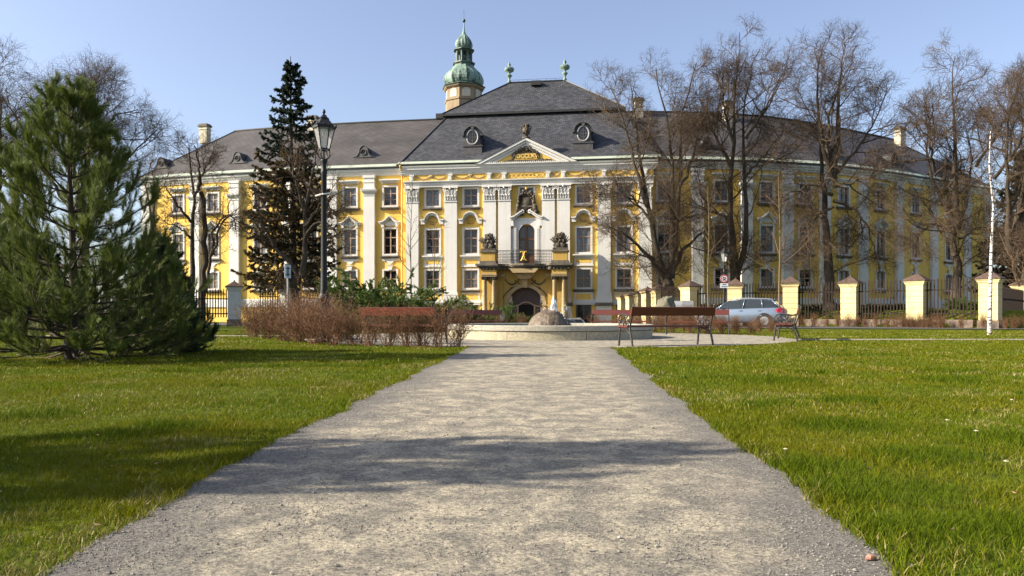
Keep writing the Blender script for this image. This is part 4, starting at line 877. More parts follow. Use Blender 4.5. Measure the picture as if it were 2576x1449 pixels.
# daisies and bits on the lawn and path
mw=mat('petal',(.8,.78,.75),.8)
for (px,py),lab in (((1975,1163),'white daisy beside the path edge, lowest of three on near grass'),((2382,1083),'white daisy alone in the middle of the far lawn'),((2455,1113),'white daisy between two taller tufts near the frame edge'),((2530,1197),'largest white daisy near the frame edge'),((2545,1027),'white flower over a dark gap in the lawn')):
    x,y=G(px,py); sc=.013*(1 if py<1150 else .85)
    t=thing('daisy',lab,'flower',(x,y,0),0,'daisies in the lawn')
    s=MB()
    for q in range(9):
        a=q*.698; s.add([(0,0,.06),(sc*math.cos(a-.3)*.7,sc*math.sin(a-.3)*.7,.063),(sc*math.cos(a),sc*math.sin(a),.066),(sc*math.cos(a+.3)*.7,sc*math.sin(a+.3)*.7,.063)],[(0,1,2,3)])
    s.build('petals',mw,t); s=MB(); s.blob((0,0,.065),(sc*.3,sc*.3,.004),6,4,0); s.build('flower_head',M['gold'],t); s=MB(); s.tube([(0,0,0),(0,0,.062)],.0012,4); s.build('stem',M['juniper'],t)
x,y=G(2190,1415); s=MB(); s.blob((0,0,.008),(.016,.01,.008),7,5,.3); o=s.build('brick_chip',mat('brick_chip',(.45,.2,.14),.9)); o.location=(x,y,.006); tag(o,'small pinkish brick chip lying at the right edge of the path','stone')
x,y=G(2290,1432) ; s=MB(); s.blob((0,0,.006),(.009,.006,.006),7,5,.3); o=s.build('pale_pebble',mat('pale_pebble',(.6,.56,.5),.9)); o.location=(x,y,.004); tag(o,'pale pebble at the foot of the grass beside the brick chip','stone')

n=170; y=1.6+9*rng.random(n)**1.4; x=rng.uniform(-.7,.7,n)*y; a=rng.uniform(0,6.28,n); r=rng.uniform(.006,.016,n); ig=in_gravel(x,y); z=np.where(ig,.012,.03)+rng.random(n)*.006
ca,sa=np.cos(a)*r,np.sin(a)*r; q_=rng.uniform(-.004,.006,(n,4)); v=np.stack([np.stack([x+ca,y+sa,z+q_[:,0]],1),np.stack([x-sa*.5,y+ca*.5,z+q_[:,1]],1),np.stack([x-ca,y-sa,z+q_[:,2]],1),np.stack([x+sa*.5,y-ca*.5,z+q_[:,3]],1)],1).reshape(-1,3); k=np.arange(n)*4
k=k[~ig|(rng.random(n)<.25)]
s=MB(); s.add(v,[np.stack([k,k+1,k+2,k+3],1)]); o=s.build('dead_leaf_litter',mat('dead_leaves',(.16,.10,.05),.9,island=.5)); tag(o,'scattered bits of dead leaf on the near lawn and path','leaf litter',kind='stuff')
# ---------------------------------------------------------------- vegetation
def resample(P,n):
    P=np.array(P,float); d=np.concatenate([[0],np.cumsum(np.linalg.norm(np.diff(P,axis=0),axis=1))]); t=np.linspace(0,d[-1],n)
    Q=np.stack([np.interp(t,d,P[:,i]) for i in range(3)],1); K=Q.copy()
    for _ in range(2): K[1:-1]=(K[:-2]+2*K[1:-1]+K[2:])/4
    return K
def spawn(g,P,Rd,cnt,tmin,tmax,lf,ang,npt,up,wob_,rr,rmin,rmax=1e9,sag=0.,fl=1.):
    """children of every poly-line in P; lf(t,parent_length,rand)->length; ang=(min,max) degrees off the parent"""
    B,n,_=P.shape; t=(tmin+(tmax-tmin)*(np.arange(cnt)[None,:]+g.random((B,cnt)))/cnt); u=t*(n-1); i=np.minimum(u.astype(int),n-2); f=(u-i)[...,None]; b=np.arange(B)[:,None]
    p0=P[b,i]*(1-f)+P[b,i+1]*f; tg=P[b,i+1]-P[b,i]; tg/=np.linalg.norm(tg,axis=-1,keepdims=True)+1e-9
    r0=(Rd[b,i]*(1-f[...,0])+Rd[b,i+1]*f[...,0]); PLn=np.linalg.norm(np.diff(P,axis=1),axis=2).sum(1)[:,None]
    q=g.normal(size=p0.shape); q[...,2]*=fl; q-=tg*(q*tg).sum(-1,keepdims=True); q/=np.linalg.norm(q,axis=-1,keepdims=True)+1e-9
    a=np.radians(g.uniform(*ang,size=t.shape))[...,None]; d=tg*np.cos(a)+q*np.sin(a); Ln=lf(t,PLn,g.random(t.shape))
    p0=p0.reshape(-1,3); d=d.reshape(-1,3); Ln=np.broadcast_to(Ln,t.shape).reshape(-1); r0=r0.reshape(-1)
    out=[p0]; cur=p0; st=(Ln/(npt-1))[:,None]
    for k in range(npt-1):
        d=d+g.normal(size=d.shape)*wob_+np.array([0,0,up-sag*(k/(npt-1))]); d/=np.linalg.norm(d,axis=1,keepdims=True); cur=cur+d*st; out.append(cur)
    C_=np.stack(out,1); rb=np.clip(np.minimum(r0*.75,Ln*rr),rmin,rmax)
    Rc=rb[:,None]*np.linspace(1,.35,npt)[None,:]; return C_,np.maximum(Rc,rmin*.6)
def bare_tree(name,label,base,stems,rs,trunk_r,par,group=None,rmin=.009,depth=.5,wl=(0,0)):
    """stems: traced limbs as (column,row) lists at the tree's own distance"""
    g=np.random.default_rng(rs); bx,by,bz=base; S=[];SR=[]
    for sp,r0,r1 in stems:
        k=g.normal()*depth; L=[]
        for i,(px,py) in enumerate(sp):
            w=W(px,py,by); L.append((w[0]-bx,k*(i/(len(sp)-1))*2 if len(sp)>1 else 0,w[2]-bz))
        q=resample(L,14); q[1:]+=g.normal(size=(13,3))*.05; S.append(q); SR.append((r1+(r0-r1)*np.linspace(1,0,14)**1.2)*.76)
    S=np.array(S); SR=np.array(SR)
    t=thing(name,label,'tree',base,0,group)
    tr=MB(); tr.tubes(S,SR,9)
    for i,(q,r) in enumerate(zip(S,SR)):
        if q[0,2]<.6 and i==0: tr.tube([q[0]-(0,0,.3),q[0]+(0,0,.12),q[0]+(0,0,.6)],[r[0]*1.55,r[0]*1.3,r[0]*.98],9)
    tr.build('trunk',M['bark'],t,True)
    c=MB(); P,Rr=S,SR
    for lv in par:
        P2,R2=spawn(g,P,Rr,*lv['a'],rmin=rmin*lv.get('m',1)); c.tubes(P2,R2,lv.get('k',3)); P,Rr=P2,R2
        if lv.get('s') is not None:
            P=np.concatenate([P2,S]); Rr=None
    c.build('branches',M['twig'],t); return t
def lv(cnt,tmin,tmax,l0,l1,ang,npt,up,wb,rr,k=3,m=1,sag=0.,pw=1.,fl=1.):
    return dict(a=(cnt,tmin,tmax,lambda t,L,u:(l0+(l1-l0)*((t-tmin)/(tmax-tmin+1e-6))**pw)*(.6+.7*u),ang,npt,up,wb,rr),k=k,m=m,sg=sag)
_sp=spawn
def spawn(g,P,Rd,cnt,tmin,tmax,lf,ang,npt,up,wob_,rr,rmin): return _sp(g,P,Rd,cnt,tmin,tmax,lf,ang,npt,up,wob_,rr,rmin)
def big(l1=3.6,n1=14,tm=.17): return [lv(n1+3,tm,.98,l1*1.1,1.25,(35,72),8,.04,.16,.014,5,1.9),lv(8,.2,.98,1.7,.75,(25,65),7,.03,.24,.013,4,1.5),lv(7,.2,.98,.95,.45,(25,65),5,.0,.28,.011,3,.85),lv(4,.25,1,.5,.28,(25,60),4,-.01,.3,.009,3,.5)]
BG_='large bare trees behind the iron fence'
bare_tree('bare_tree','large bare tree with five spreading limbs in front of the portal bays',(W(1682,720,50)[0],50,.85),
 [([(1682,745),(1681,715),(1679,690)],.55,.46),([(1675,705),(1650,620),(1632,520),(1612,400),(1600,300),(1590,215)],.33,.04),([(1672,708),(1640,660),(1600,618),(1560,590),(1515,575)],.26,.04),
  ([(1628,520),(1592,390),(1572,300),(1555,240),(1535,200)],.2,.03),([(1688,700),(1693,560),(1695,440),(1690,330),(1672,250),(1650,165)],.3,.04),([(1690,700),(1706,520),(1715,400),(1712,300),(1735,230),(1758,150)],.3,.04),
  ([(1690,690),(1720,625),(1765,588),(1800,565)],.24,.05),([(1640,560),(1600,500),(1545,470),(1500,480)],.14,.03),([(1710,470),(1745,400),(1765,330),(1775,250)],.16,.03)],11,.5,big(3.2,10),BG_,depth=.7)
bare_tree('bare_tree','tallest bare tree with two parallel upright stems left of the chimney',(W(1848,700,51)[0],51,.9),
 [([(1852,730),(1849,700),(1846,640)],.46,.4),([(1848,690),(1844,600),(1838,480),(1846,380),(1851,260),(1864,150),(1868,75)],.33,.03),([(1855,690),(1880,628),(1879,500),(1874,380),(1876,250),(1898,170),(1920,110)],.27,.03),
  ([(1838,420),(1803,335),(1775,285),(1750,250)],.17,.03),([(1846,360),(1815,270),(1812,190)],.14,.03),([(1876,350),(1920,270),(1945,200)],.14,.03),([(1876,440),(1930,380),(1970,330)],.13,.03),([(1842,560),(1795,520),(1765,540)],.14,.03)],12,.46,big(3.6,11),BG_,depth=.7)
bare_tree('bare_tree','bare tree with three upper stems and low drooping limbs behind the car end of fence',(W(2092,770,50)[0],50,.85),
 [([(2090,785),(2093,700),(2096,600),(2096,500),(2100,400),(2104,330)],.5,.12),([(2098,460),(2062,380),(2042,290),(2030,200),(2046,125)],.24,.03),([(2098,450),(2110,330),(2116,240),(2125,150),(2131,95)],.27,.03),([(2092,440),(2074,310),(2086,250),(2112,190)],.2,.03),
  ([(2094,490),(2045,462),(1995,485),(1945,500)],.17,.04),([(2096,505),(2150,520),(2190,580),(2205,650)],.16,.03),([(2096,520),(2050,540),(2020,600),(2010,660)],.14,.03),([(2098,440),(2150,380),(2190,310),(2205,240)],.16,.03),([(2096,470),(2170,450),(2230,470)],.14,.03)],13,.5,big(3.2,10),BG_,depth=.7)
bare_tree('bare_tree','bare tree with one thin leader above its broad crown before the hipped roof end',(W(2408,780,48)[0],48,.85),
 [([(2408,795),(2410,700),(2412,600),(2405,520),(2402,440)],.46,.14),([(2405,565),(2400,440),(2395,330),(2392,240),(2385,185),(2396,145)],.26,.025),([(2405,570),(2368,480),(2350,410),(2358,340),(2376,270)],.2,.03),([(2410,575),(2440,500),(2462,400),(2455,310)],.2,.03),
  ([(2350,430),(2310,360),(2290,290)],.13,.03),([(2405,590),(2340,560),(2290,600)],.14,.03),([(2455,420),(2500,330),(2520,260)],.14,.03),([(2412,600),(2470,570),(2510,590)],.13,.03)],14,.46,big(3.3,11),BG_,depth=.7)
bare_tree('bare_tree','dark bare tree at the frame edge behind the gate pillar',(W(2548,790,45)[0],45,.8),
 [([(2546,800),(2546,700),(2540,620)],.5,.36),([(2542,640),(2515,500),(2490,400),(2478,300),(2490,230)],.25,.03),([(2544,640),(2560,480),(2575,330),(2560,220)],.27,.03),([(2542,600),(2600,480),(2640,350),(2650,250)],.25,.03),([(2500,450),(2540,350),(2530,260)],.15,.03)],15,.5,big(3.6,12),BG_,depth=.9)
bare_tree('bare_tree','bare tree partly cut off by the frame beyond the last fence pillar',(W(2680,790,50)[0],50,.8),
 [([(2680,800),(2675,650)],.45,.36),([(2676,660),(2640,480),(2610,340),(2590,220)],.26,.03),([(2676,660),(2690,450),(2680,250)],.26,.03),([(2676,650),(2730,450),(2760,280)],.25,.03)],16,.45,big(3.6,13),BG_,depth=.9)
# pollarded tree before the left wing
pol=[lv(13,.45,.99,2.0,1.1,(30,75),6,.05,.2,.014,4,1.6),lv(6,.2,.98,.9,.5,(25,65),5,.03,.22,.012,3,1.2),lv(5,.2,1,.45,.25,(25,65),3,0,.25,.01,3,.9)]
bare_tree('bare_tree','pollarded bare tree with crooked limbs in front of the left wing',(W(500,790,46)[0],46,0),
 [([(505,815),(507,780),(510,700),(512,600),(514,512),(502,480)],.30,.16),([(484,815),(484,670),(485,580),(489,492),(480,430),(470,370)],.27,.06),([(508,765),(527,682),(537,599),(540,564),(560,538),(586,540)],.17,.06),([(500,480),(505,430),(492,370)],.15,.05),([(489,495),(505,440),(525,390)],.14,.04),([(537,640),(560,560),(590,535),(600,580)],.12,.04),([(486,560),(455,520),(430,470)],.13,.04),([(484,600),(450,570),(425,560)],.11,.03)],21,.3,pol,'bare trees by the left wing',depth=.35)
bare_tree('bare_tree','forked bare tree in front of the half brown spruce',(W(750,750,46.5)[0],46.5,0),
 [([(750,822),(750,745),(752,690)],.42,.36),([(750,700),(715,648),(680,612),(645,585),(612,600)],.24,.05),([(755,700),(766,620),(762,540),(776,440),(790,350)],.26,.04),([(768,600),(800,556),(848,582),(878,615)],.15,.03),([(764,520),(740,440),(735,380)],.14,.03),([(690,620),(650,540),(640,480)],.12,.03),([(776,470),(830,520),(850,545)],.12,.03),([(765,570),(820,500),(860,490)],.11,.03)],22,.4,pol,'bare trees by the left wing',depth=.6)
BL='bare trees behind the pine'
bare_tree('bare_tree','bare tree with a broad fan crown directly behind the young pine',(W(205,800,40)[0],40,0),
 [([(205,822),(204,650),(200,520)],.4,.28),([(202,540),(170,360),(148,250),(120,190)],.2,.03),([(202,540),(230,350),(290,280),(335,270)],.18,.03),([(200,540),(205,300),(195,170)],.2,.03),([(202,560),(260,440),(340,350),(365,310)],.16,.03),([(200,560),(120,420),(80,320),(60,260)],.16,.03),([(215,400),(250,300),(255,200)],.13,.03)],23,.4,big(2.6,10),BL,rmin=.0075)
bare_tree('bare_tree','bare tree cut off by the frame edge beside the young pine',(W(-10,800,36)[0],36,0),
 [([(-10,822),(-8,640),(-5,500)],.36,.26),([(-6,520),(-30,350),(-50,250)],.18,.03),([(-6,520),(15,380),(25,260),(10,200)],.18,.03),([(-6,540),(40,420),(70,340)],.15,.03)],24,.4,big(2.6,10),BL,rmin=.0075)
bare_tree('bare_tree','thin bare tree beside the end of the left wing',(W(385,800,58)[0],58,0),
 [([(385,815),(385,650),(380,540)],.3,.2),([(381,560),(362,470),(372,400)],.13,.03),([(381,560),(400,480),(392,410)],.13,.03)],25,.3,pol,BL,rmin=.0075)
# young trees
def young(name,label,px,pyb,pyt,Y,rs,mt,lean=0,r=.05,group=None,l1=1.3,n=13,z0=None):
    g=np.random.default_rng(rs); x,_,zt_=W(px,pyt,Y); xb=x; zb_=z0 if z0 is not None else float(gz(x,Y)); H=zt_-zb_
    t=thing(name,label,'tree',(xb,Y,zb_),0,group)
    st=np.array([[(lean*s_*H*.05+.03*math.sin(s_*9+rs),.02*math.cos(s_*7),s_*H) for s_ in np.linspace(0,1,14)]]); sr=np.linspace(r,.008,14)[None]
    q=MB(); q.tubes(st,sr,8); q.build('trunk',mt,t,True)
    c=MB(); P,Rr=_sp(g,st,sr,n,.32,.97,lambda t_,L,u:(l1*(1-.75*(t_-.3)))*(.6+.7*u),(32,55),7,.05,.09,.014,.009); c.tubes(P,Rr,4)
    P2,R2=_sp(g,P,Rr,5,.25,.97,lambda t_,L,u:.35*L*(.5+.8*u),(25,50),5,.05,.1,.01,.005); c.tubes(P2,R2,3)
    P3,R3=_sp(g,P2,R2,3,.2,.97,lambda t_,L,u:.45*L*(.5+.8*u),(25,50),4,.04,.1,.01,.004); c.tubes(P3,R3,3)
    c.build('branches',M['twig'] if mt!='b' else mt,t); return t
palebark=mat('pale_young_bark',(.15,.115,.075),.9,(.13,.10,.065),6)
YG='young trees on the lawn'
young('young_tree','thin young tree before the first white pilaster of the central block',1032,790,440,40,31,palebark,.2,.045,YG,1.5,16)
young('young_tree','slim young tree in front of the outermost window column of the central block',1092,790,560,38,32,palebark,.1,.042,YG,1.5,14)
young('young_tree','young tree standing between the boulder and the traffic sign',1782,790,470,36,33,palebark,0,.045,YG,1.7,16)
young('young_tree','young tree standing behind the silver car',1962,800,430,38.6,34,palebark,-.1,.06,YG,2.1,17)
# birch
def birch_mat():
    m=mat('birch_bark',(.72,.66,.62),.8,(.6,.52,.46),6); nt=m.node_tree; N=nt.nodes; L=nt.links; b=N['Principled BSDF']; cur=b.inputs['Base Color'].links[0].from_socket
    g=N.new('ShaderNodeNewGeometry'); mp=N.new('ShaderNodeMapping'); mp.inputs['Scale'].default_value=(3,3,9); L.new(g.outputs['Position'],mp.inputs[0]); n=N.new('ShaderNodeTexNoise'); n.inputs['Scale'].default_value=1.5; n.inputs['Detail'].default_value=5; L.new(mp.outputs[0],n.inputs[0])
    r=N.new('ShaderNodeValToRGB'); r.color_ramp.elements[0].position=.50; r.color_ramp.elements[1].position=.57; L.new(n.outputs['Fac'],r.inputs[0]); x=N.new('ShaderNodeMix'); x.data_type='RGBA'; L.new(r.outputs[0],x.inputs[0]); L.new(cur,x.inputs[6]); x.inputs[7].default_value=(.07,.055,.05,1); L.new(x.outputs[2],b.inputs['Base Color']); return m
BMt=birch_mat(); g=np.random.default_rng(40); Yb=25.6; L=[W(px,py,Yb) for px,py in ((2489,843),(2490,780),(2492,700),(2494,620),(2497,560),(2500,515),(2495,480),(2488,430),(2489,380),(2492,330))]
bx=L[0][0]; st=resample([(p[0]-bx,0,p[2]) for p in L],24)[None]; st[0,0,2]=0; sr=np.linspace(.075,.012,24)[None]
t=thing('birch','slender white barked birch standing alone on the lawn','tree',(bx,Yb,0)); q=MB(); q.tubes(st,sr,9); q.build('trunk',BMt,t,True)
c=MB(); P,Rr=_sp(g,st,sr,26,.42,.98,lambda t_,L_,u:1.0*(1.1-.7*(t_-.4))*(.4+.8*u),(30,60),8,.03,.1,.013,.007); c.tubes(P,Rr,4); P2,R2=_sp(g,P,Rr,6,.2,.98,lambda t_,L_,u:.4*L_*(.5+.8*u),(25,50),6,-.05,.1,.01,.004); c.tubes(P2,R2,3); P3,R3=_sp(g,P2,R2,3,.2,.98,lambda t_,L_,u:.5*L_*(.5+.8*u),(25,50),5,-.08,.1,.01,.003); c.tubes(P3,R3,3); c.build('branches',M['twig'],t)
#q=MB(); q.tubes(*_sp(np.random.default_rng(3),st,sr,1,.52,.54,lambda t_,L_,u:1.1+0*u,(38,40),8,.03,.05,.014,.006,),6); q.build('limb',BMt,t,True)
# ---------------------------------------------------------------- needles and leaves
def needles(mb,g,P,cnt,ln,wd,out=(.5,1.0),t0=0.,sag=0.):
    """thin single blades round every poly-line of P"""
    B,n,_=P.shape; t=t0+(1-t0)*g.random((B,cnt)); u=t*(n-1); i=np.minimum(u.astype(int),n-2); f=(u-i)[...,None]; b=np.arange(B)[:,None]
    p=P[b,i]*(1-f)+P[b,i+1]*f; tg=P[b,i+1]-P[b,i]; tg/=np.linalg.norm(tg,axis=-1,keepdims=True)+1e-9
    q=g.normal(size=p.shape); q-=tg*(q*tg).sum(-1,keepdims=True); q/=np.linalg.norm(q,axis=-1,keepdims=True)+1e-9
    o=g.uniform(*out,size=t.shape)[...,None]; d=tg+q*o; d[...,2]-=sag; d/=np.linalg.norm(d,axis=-1,keepdims=True); s_=np.cross(d,g.normal(size=d.shape)); s_/=np.linalg.norm(s_,axis=-1,keepdims=True)+1e-9
    L=(ln*g.uniform(.7,1.2,t.shape))[...,None]; w=wd*.5
    v=np.stack([p-s_*w,p+s_*w,p+d*L*.6+s_*w*.8,p+d*L],2).reshape(-1,3); m=len(v)//4; k=np.arange(m)*4
    mb.add(v,[np.stack([k,k+1,k+2,k+3],1)])
def pine(name,label,loc,H,spread,rs,nm,dens=1.,nl=.11,wd=.0045,group=None,lowlen=1.):
    g=np.random.default_rng(rs); t=thing(name,label,'tree',loc,0,group)
    tr=np.array([[(.03*math.sin(s*5),.03*math.cos(s*4),s*H*.97) for s in np.linspace(0,1,16)]]); rt=(np.linspace(.085,.012,16)*H/4.3)[None]
    w=MB(); w.tubes(tr,rt,9); w.tube([(0,0,-.1),(0,0,.1),(0,0,.4)],[.12*H/4.3,.1*H/4.3,.09*H/4.3],9); nd=MB(); wd_=w
    BP=[]; BR=[]
    hs=[.012,.03,.055,.09,.135,.19,.25,.32,.39,.46,.53,.60,.66,.73,.81,.89]
    for k,h in enumerate(hs):
        nb=6 if h<.3 else 5 if h<.62 else 4
        for j in range(nb):
            a=2*math.pi*(j+g.random()*.5)/nb+k*1.3; L=spread*.93*(1-h)**.76*g.uniform(.8,1.12)*(lowlen if h<.12 else 1); e=R(3+28*h-(14 if h<.05 else 0))+g.normal()*.08; p=np.array([0,0,h*H+.10]); P=[p]; n=9
            for i in range(n-1):
                e2=e+R(50)*(i/(n-1))**1.6; d=np.array([math.cos(a)*math.cos(e2),math.sin(a)*math.cos(e2),math.sin(e2)])+g.normal(size=3)*.045; p=p+d*L/(n-1); P.append(p)
            BP.append(P); BR.append(np.linspace(.019,.006,n)*(.5+.7*L/spread))
    BP=np.array(BP); BR=np.array(BR); w.tubes(BP,BR,5)
    S1,R1=_sp(g,BP,BR,int(6*dens),.18,.95,lambda t_,L,u:np.minimum(.2+.30*L*(1.15-t_),.08+.6*L)*(.7+.6*u),(25,45),7,.17,.05,.02,.004,.012); w.tubes(S1,R1,4)
    S2,R2=_sp(g,S1,R1,2,.15,.7,lambda t_,L,u:.6*L*(.6+.7*u)+.05,(28,48),6,.18,.05,.02,.003,.008); w.tubes(S2,R2,3)
    w.build('trunk',M['pinebark'],t,True)
    needles(nd,g,BP,int(190*dens),nl,wd,(.35,.8),.36); needles(nd,g,S1,int(150*dens),nl,wd,(.3,.75),.35); needles(nd,g,S2,int(110*dens),nl,wd,(.3,.75),.25)
    needles(nd,g,tr,260,nl,wd,(.4,.8),.90)
    nd.build('needles',nm,t); return t
bxp,byp=G(180,905)
pn=pine('young_pine','young long needled pine with upswept branches on the near left lawn',(bxp,byp,0),4.05,2.3,51,M['pine'],1.25)
pine('dark_pine','low dense dark pine close behind the young pine',(W(392,790,13.6)[0],13.6,0),1.9,.95,52,M['pinedark'],1.1,.085,.006,lowlen=1.1)
o=copy_tree(pn); o.scale=(.78,.78,1); o.location=(-6.3,2.72,0); o.rotation_euler=(0,0,2.2); o['label']='young pine standing out of view whose shadow crosses the path'; del_=None
def spruce(name,label,loc,H,rad,rs,brown=.5,zb=.12,group=None):
    g=np.random.default_rng(rs); t=thing(name,label,'tree',loc,0,group); n=9
    tr=np.array([[(.08*math.sin(s*5),.05*math.cos(s*4),s*H) for s in np.linspace(0,1,18)]]); rt=np.linspace(.30,.02,18)[None]
    w=MB(); w.tubes(tr,rt,9); gr=MB(); br=MB(); BP=[];BR=[];hh=[]
    h=zb
    while h<.985:
        nb=6 if h<.55 else 5
        for j in range(nb):
            a=2*math.pi*(j+g.random())/nb; L=(rad*(1-h)**.74*1.08+.15)*g.uniform(.72,1.15); p=np.array([0,0,(h+.01*g.normal())*H]); P=[p]
            for i in range(n-1):
                s_=i/(n-1); e2=R(-22+12*h*2)+R(52)*s_**2; d=np.array([math.cos(a)*math.cos(e2),math.sin(a)*math.cos(e2),math.sin(e2)])+g.normal(size=3)*.06; p=p+d*L/(n-1); P.append(p)
            BP.append(P); BR.append(np.linspace(.035,.008,n)); hh.append(h)
        h+=.021 if h<.55 else .030
    BP=np.array(BP); BR=np.array(BR); hh=np.array(hh); w.tubes(BP,BR,4)
    S1,R1=_sp(g,BP,BR,14,.15,.98,lambda t_,L,u:(.14+.20*L*(1.1-t_))*(.6+.7*u),(30,70),5,-.07,.1,.02,.004,.012)
    idx=np.repeat(hh,14); dead=(idx<brown)&(g.random(len(idx))<.76); w.tubes(S1[dead],R1[dead],3)
    w.build('trunk',M['bark'],t,True)
    bd=(hh<brown)&(g.random(len(hh))<.55)
    needles(gr,g,BP[~bd],170,.18,.07,(.4,1.2),.1); needles(gr,g,S1[~dead],36,.15,.065,(.4,1.2),.0,.35)
    needles(br,g,S1[dead],60,.18,.065,(.4,1.2),.0,.6); needles(br,g,BP[bd],230,.2,.065,(.4,1.2),.1,.3)
    gr.build('needles',M['spruce'],t)
    if brown>0.05: br.build('dry_needles',M['sprucedry'],t)
    return t
spruce('spruce','tall spruce with green top and half brown lower crown before the left wing',(W(734,800,50)[0],50,0),17.75,3.95,61,.60,.17)
spruce('dark_spruce','dark dense conifer at the frame edge among the bare trees',(W(2570,790,54)[0],54,.8),11.5,3.2,62,.02,.06)
spruce('dark_spruce','dark conifer filling the gap behind the left flank of the young pine',(W(30,800,30)[0],30,0),4.6,3.0,63,.02,.03)
# spreading junipers
def plume(rs,n,L0,L1,e0,e1,mt,dens=1.):
    g=np.random.default_rng(rs); P=[];n_=7
    for j in range(n):
        a=2*math.pi*g.random(); e=R(g.uniform(e0,e1)); L=g.uniform(L0,L1); p=np.array([.15*math.cos(a),.15*math.sin(a),.05]); Q=[p]
        for i in range(n_-1):
            e2=e-R(22)*i/(n_-1)+.1*g.normal(); p=p+np.array([math.cos(a)*math.cos(e2),math.sin(a)*math.cos(e2),math.sin(e2)])*L/(n_-1); Q.append(p)
        P.append(Q)
    P=np.array(P); Rr=np.repeat(np.linspace(.022,.005,n_)[None],n,0); w=MB(); w.tubes(P,Rr,4); lf=MB()
    S,_r=_sp(g,P,Rr,12,.15,.98,lambda t_,L,u:(.12+.25*L*(1.1-t_))*(.6+.7*u),(25,55),5,.02,.1,.02,.003,.008); w.tubes(S,_r,3)
    S2,_r2=_sp(g,S,_r,4,.2,.98,lambda t_,L,u:.4*L*(.6+.7*u),(25,50),4,.0,.1,.02,.002,.005)
    needles(lf,g,S,int(40*dens),.07,.022,(.3,.9)); needles(lf,g,S2,int(18*dens),.06,.02,(.3,.9)); needles(lf,g,P,60,.08,.025,(.3,1),.6)
    return w.mesh('stems',M['pinebark']),lf.mesh('foliage',mt)
JA=plume(71,70,1.4,2.7,18,62,M['juniper'],1.7); JB=plume(72,64,1.2,2.3,12,50,M['juniper'],1.7)
def juniper(label,px,Y,sc,v,rz):
    x=(px-CX)/FOC*Y; t=thing('juniper',label,'shrub',(x,Y,float(gz(x,Y))),rz,'spreading junipers behind the benches'); t.scale=(sc,sc,sc); put('stems',v[0],t); put('foliage',v[1],t); return t
juniper('largest green juniper rising above the benches left of the portal',955,30.5,1.22,JA,.3); juniper('bushy green juniper right of the largest one',1055,31,1.05,JB,1.3); juniper('pale feathery juniper in front of the portal columns',1222,33,.62,JA,2.4); juniper('low juniper at the gate right beside the fountain rock',1318,34,.55,JB,.7); juniper('low green juniper left of the largest one behind the lamp post',860,31.5,.7,JB,4.0); juniper('small juniper before the column bases',1145,31.5,.6,JB,5.)
juniper('dark low juniper behind the iron fence near the birch',2420,41,.5,JB,2.)
# red-brown leafless shrubs
def shrub_mesh(rs,n,H,sp,tw=7):
    g=np.random.default_rng(rs); P=[]
    for j in range(n):
        a=g.random()*6.28; e=R(90)-abs(g.normal())*sp; L=H*g.uniform(.65,1.15); p=np.array([g.normal()*.09,g.normal()*.09,0]); Q=[p]
        for i in range(6):
            e=e+g.normal()*.08; a=a+g.normal()*.15; p=p+np.array([math.cos(a)*math.cos(e),math.sin(a)*math.cos(e),math.sin(e)])*L/6; Q.append(p)
        P.append(Q)
    P=np.array(P); Rr=np.repeat(np.linspace(.0065,.0022,7)[None],n,0); w=MB(); w.tubes(P,Rr,4)
    S,_r=_sp(g,P,Rr,tw,.2,.98,lambda t_,L,u:.32*(.4+.9*u)*H,(25,55),5,.06,.12,.02,.0022,.004); w.tubes(S,_r,3)
    S2,_r2=_sp(g,S,_r,3,.2,.98,lambda t_,L,u:.14*(.4+.9*u)*H,(25,55),3,.04,.12,.02,.0018,.003); w.tubes(S2,_r2,3)
    b=MB(); needles(b,g,S2,4,.018,.012,(.2,1.)); needles(b,g,S,6,.02,.012,(.2,1.)); return w.mesh('stems',M['shrub']),b.mesh('buds',mat('shrub_buds',(.16,.085,.036),.8,island=.4))
SH=[shrub_mesh(80+i,46,1.05,.44) for i in range(3)]; SL=[shrub_mesh(90+i,34,.95,.5,6) for i in range(2)]
def shrub(label,x,y,sc,v,rz,group,zs=1.):
    t=thing('leafless_shrub',label,'shrub',(x,y,float(gz(x,y))-.01),rz,group); t.scale=(sc,sc,sc*zs); put('stems',v[0],t); put('buds',v[1],t); return t
HG='red-brown shrubs of the hedge round the plaza'
hl='dense red-brown leafless shrub in the thick left part of the hedge'
hp=[(640,848,1.0),(675,852,1.05),(640,838,1.),(715,858,1.05),(690,842,1.05),(755,862,1.05),(735,848,1.1),(795,866,1.05),(775,853,1.1),(838,869,.98),(815,855,1.05)]
for k,(px,py,sc) in enumerate(hp):
    x,y=G(px,py); shrub(hl,x,y,sc*.95,SH[k%3],k*1.1,HG)
for k,(px,py) in enumerate([(885,869),(862,860),(930,871),(975,872),(1020,873),(1065,873),(1105,874),(1145,874)]):
    x,y=G(px,py); shrub('open twiggy shrub of the hedge in front of the near bench' if k<6 else ['twiggy shrub second from the open end of the hedge','twiggy shrub at the open end of the hedge beside the path'][k-6],x,y,.78 if k<6 else .85,SL[k%2],k*1.7,HG)
RG='low red-brown shrubs behind the far benches'
for k,(px,Y,sc) in enumerate([(1500,31,.6),(1560,29.5,.7),(1600,29,.7),(1640,28.6,.75),(1690,28.2,.75),(1735,27.6,.8),(1775,27,.8),(1815,26.6,.6),(1850,26.2,.5),(1890,26,.48),(1665,32,.8),(1720,31.5,.85),(1790,31,.7),(1850,30.5,.55),(1910,30,.55),(1940,29.5,.5)]):
    shrub('low red-brown leafless shrub behind the far benches and before the car',(px-CX)/FOC*Y,Y,sc,SH[k%3],k*.9,RG)
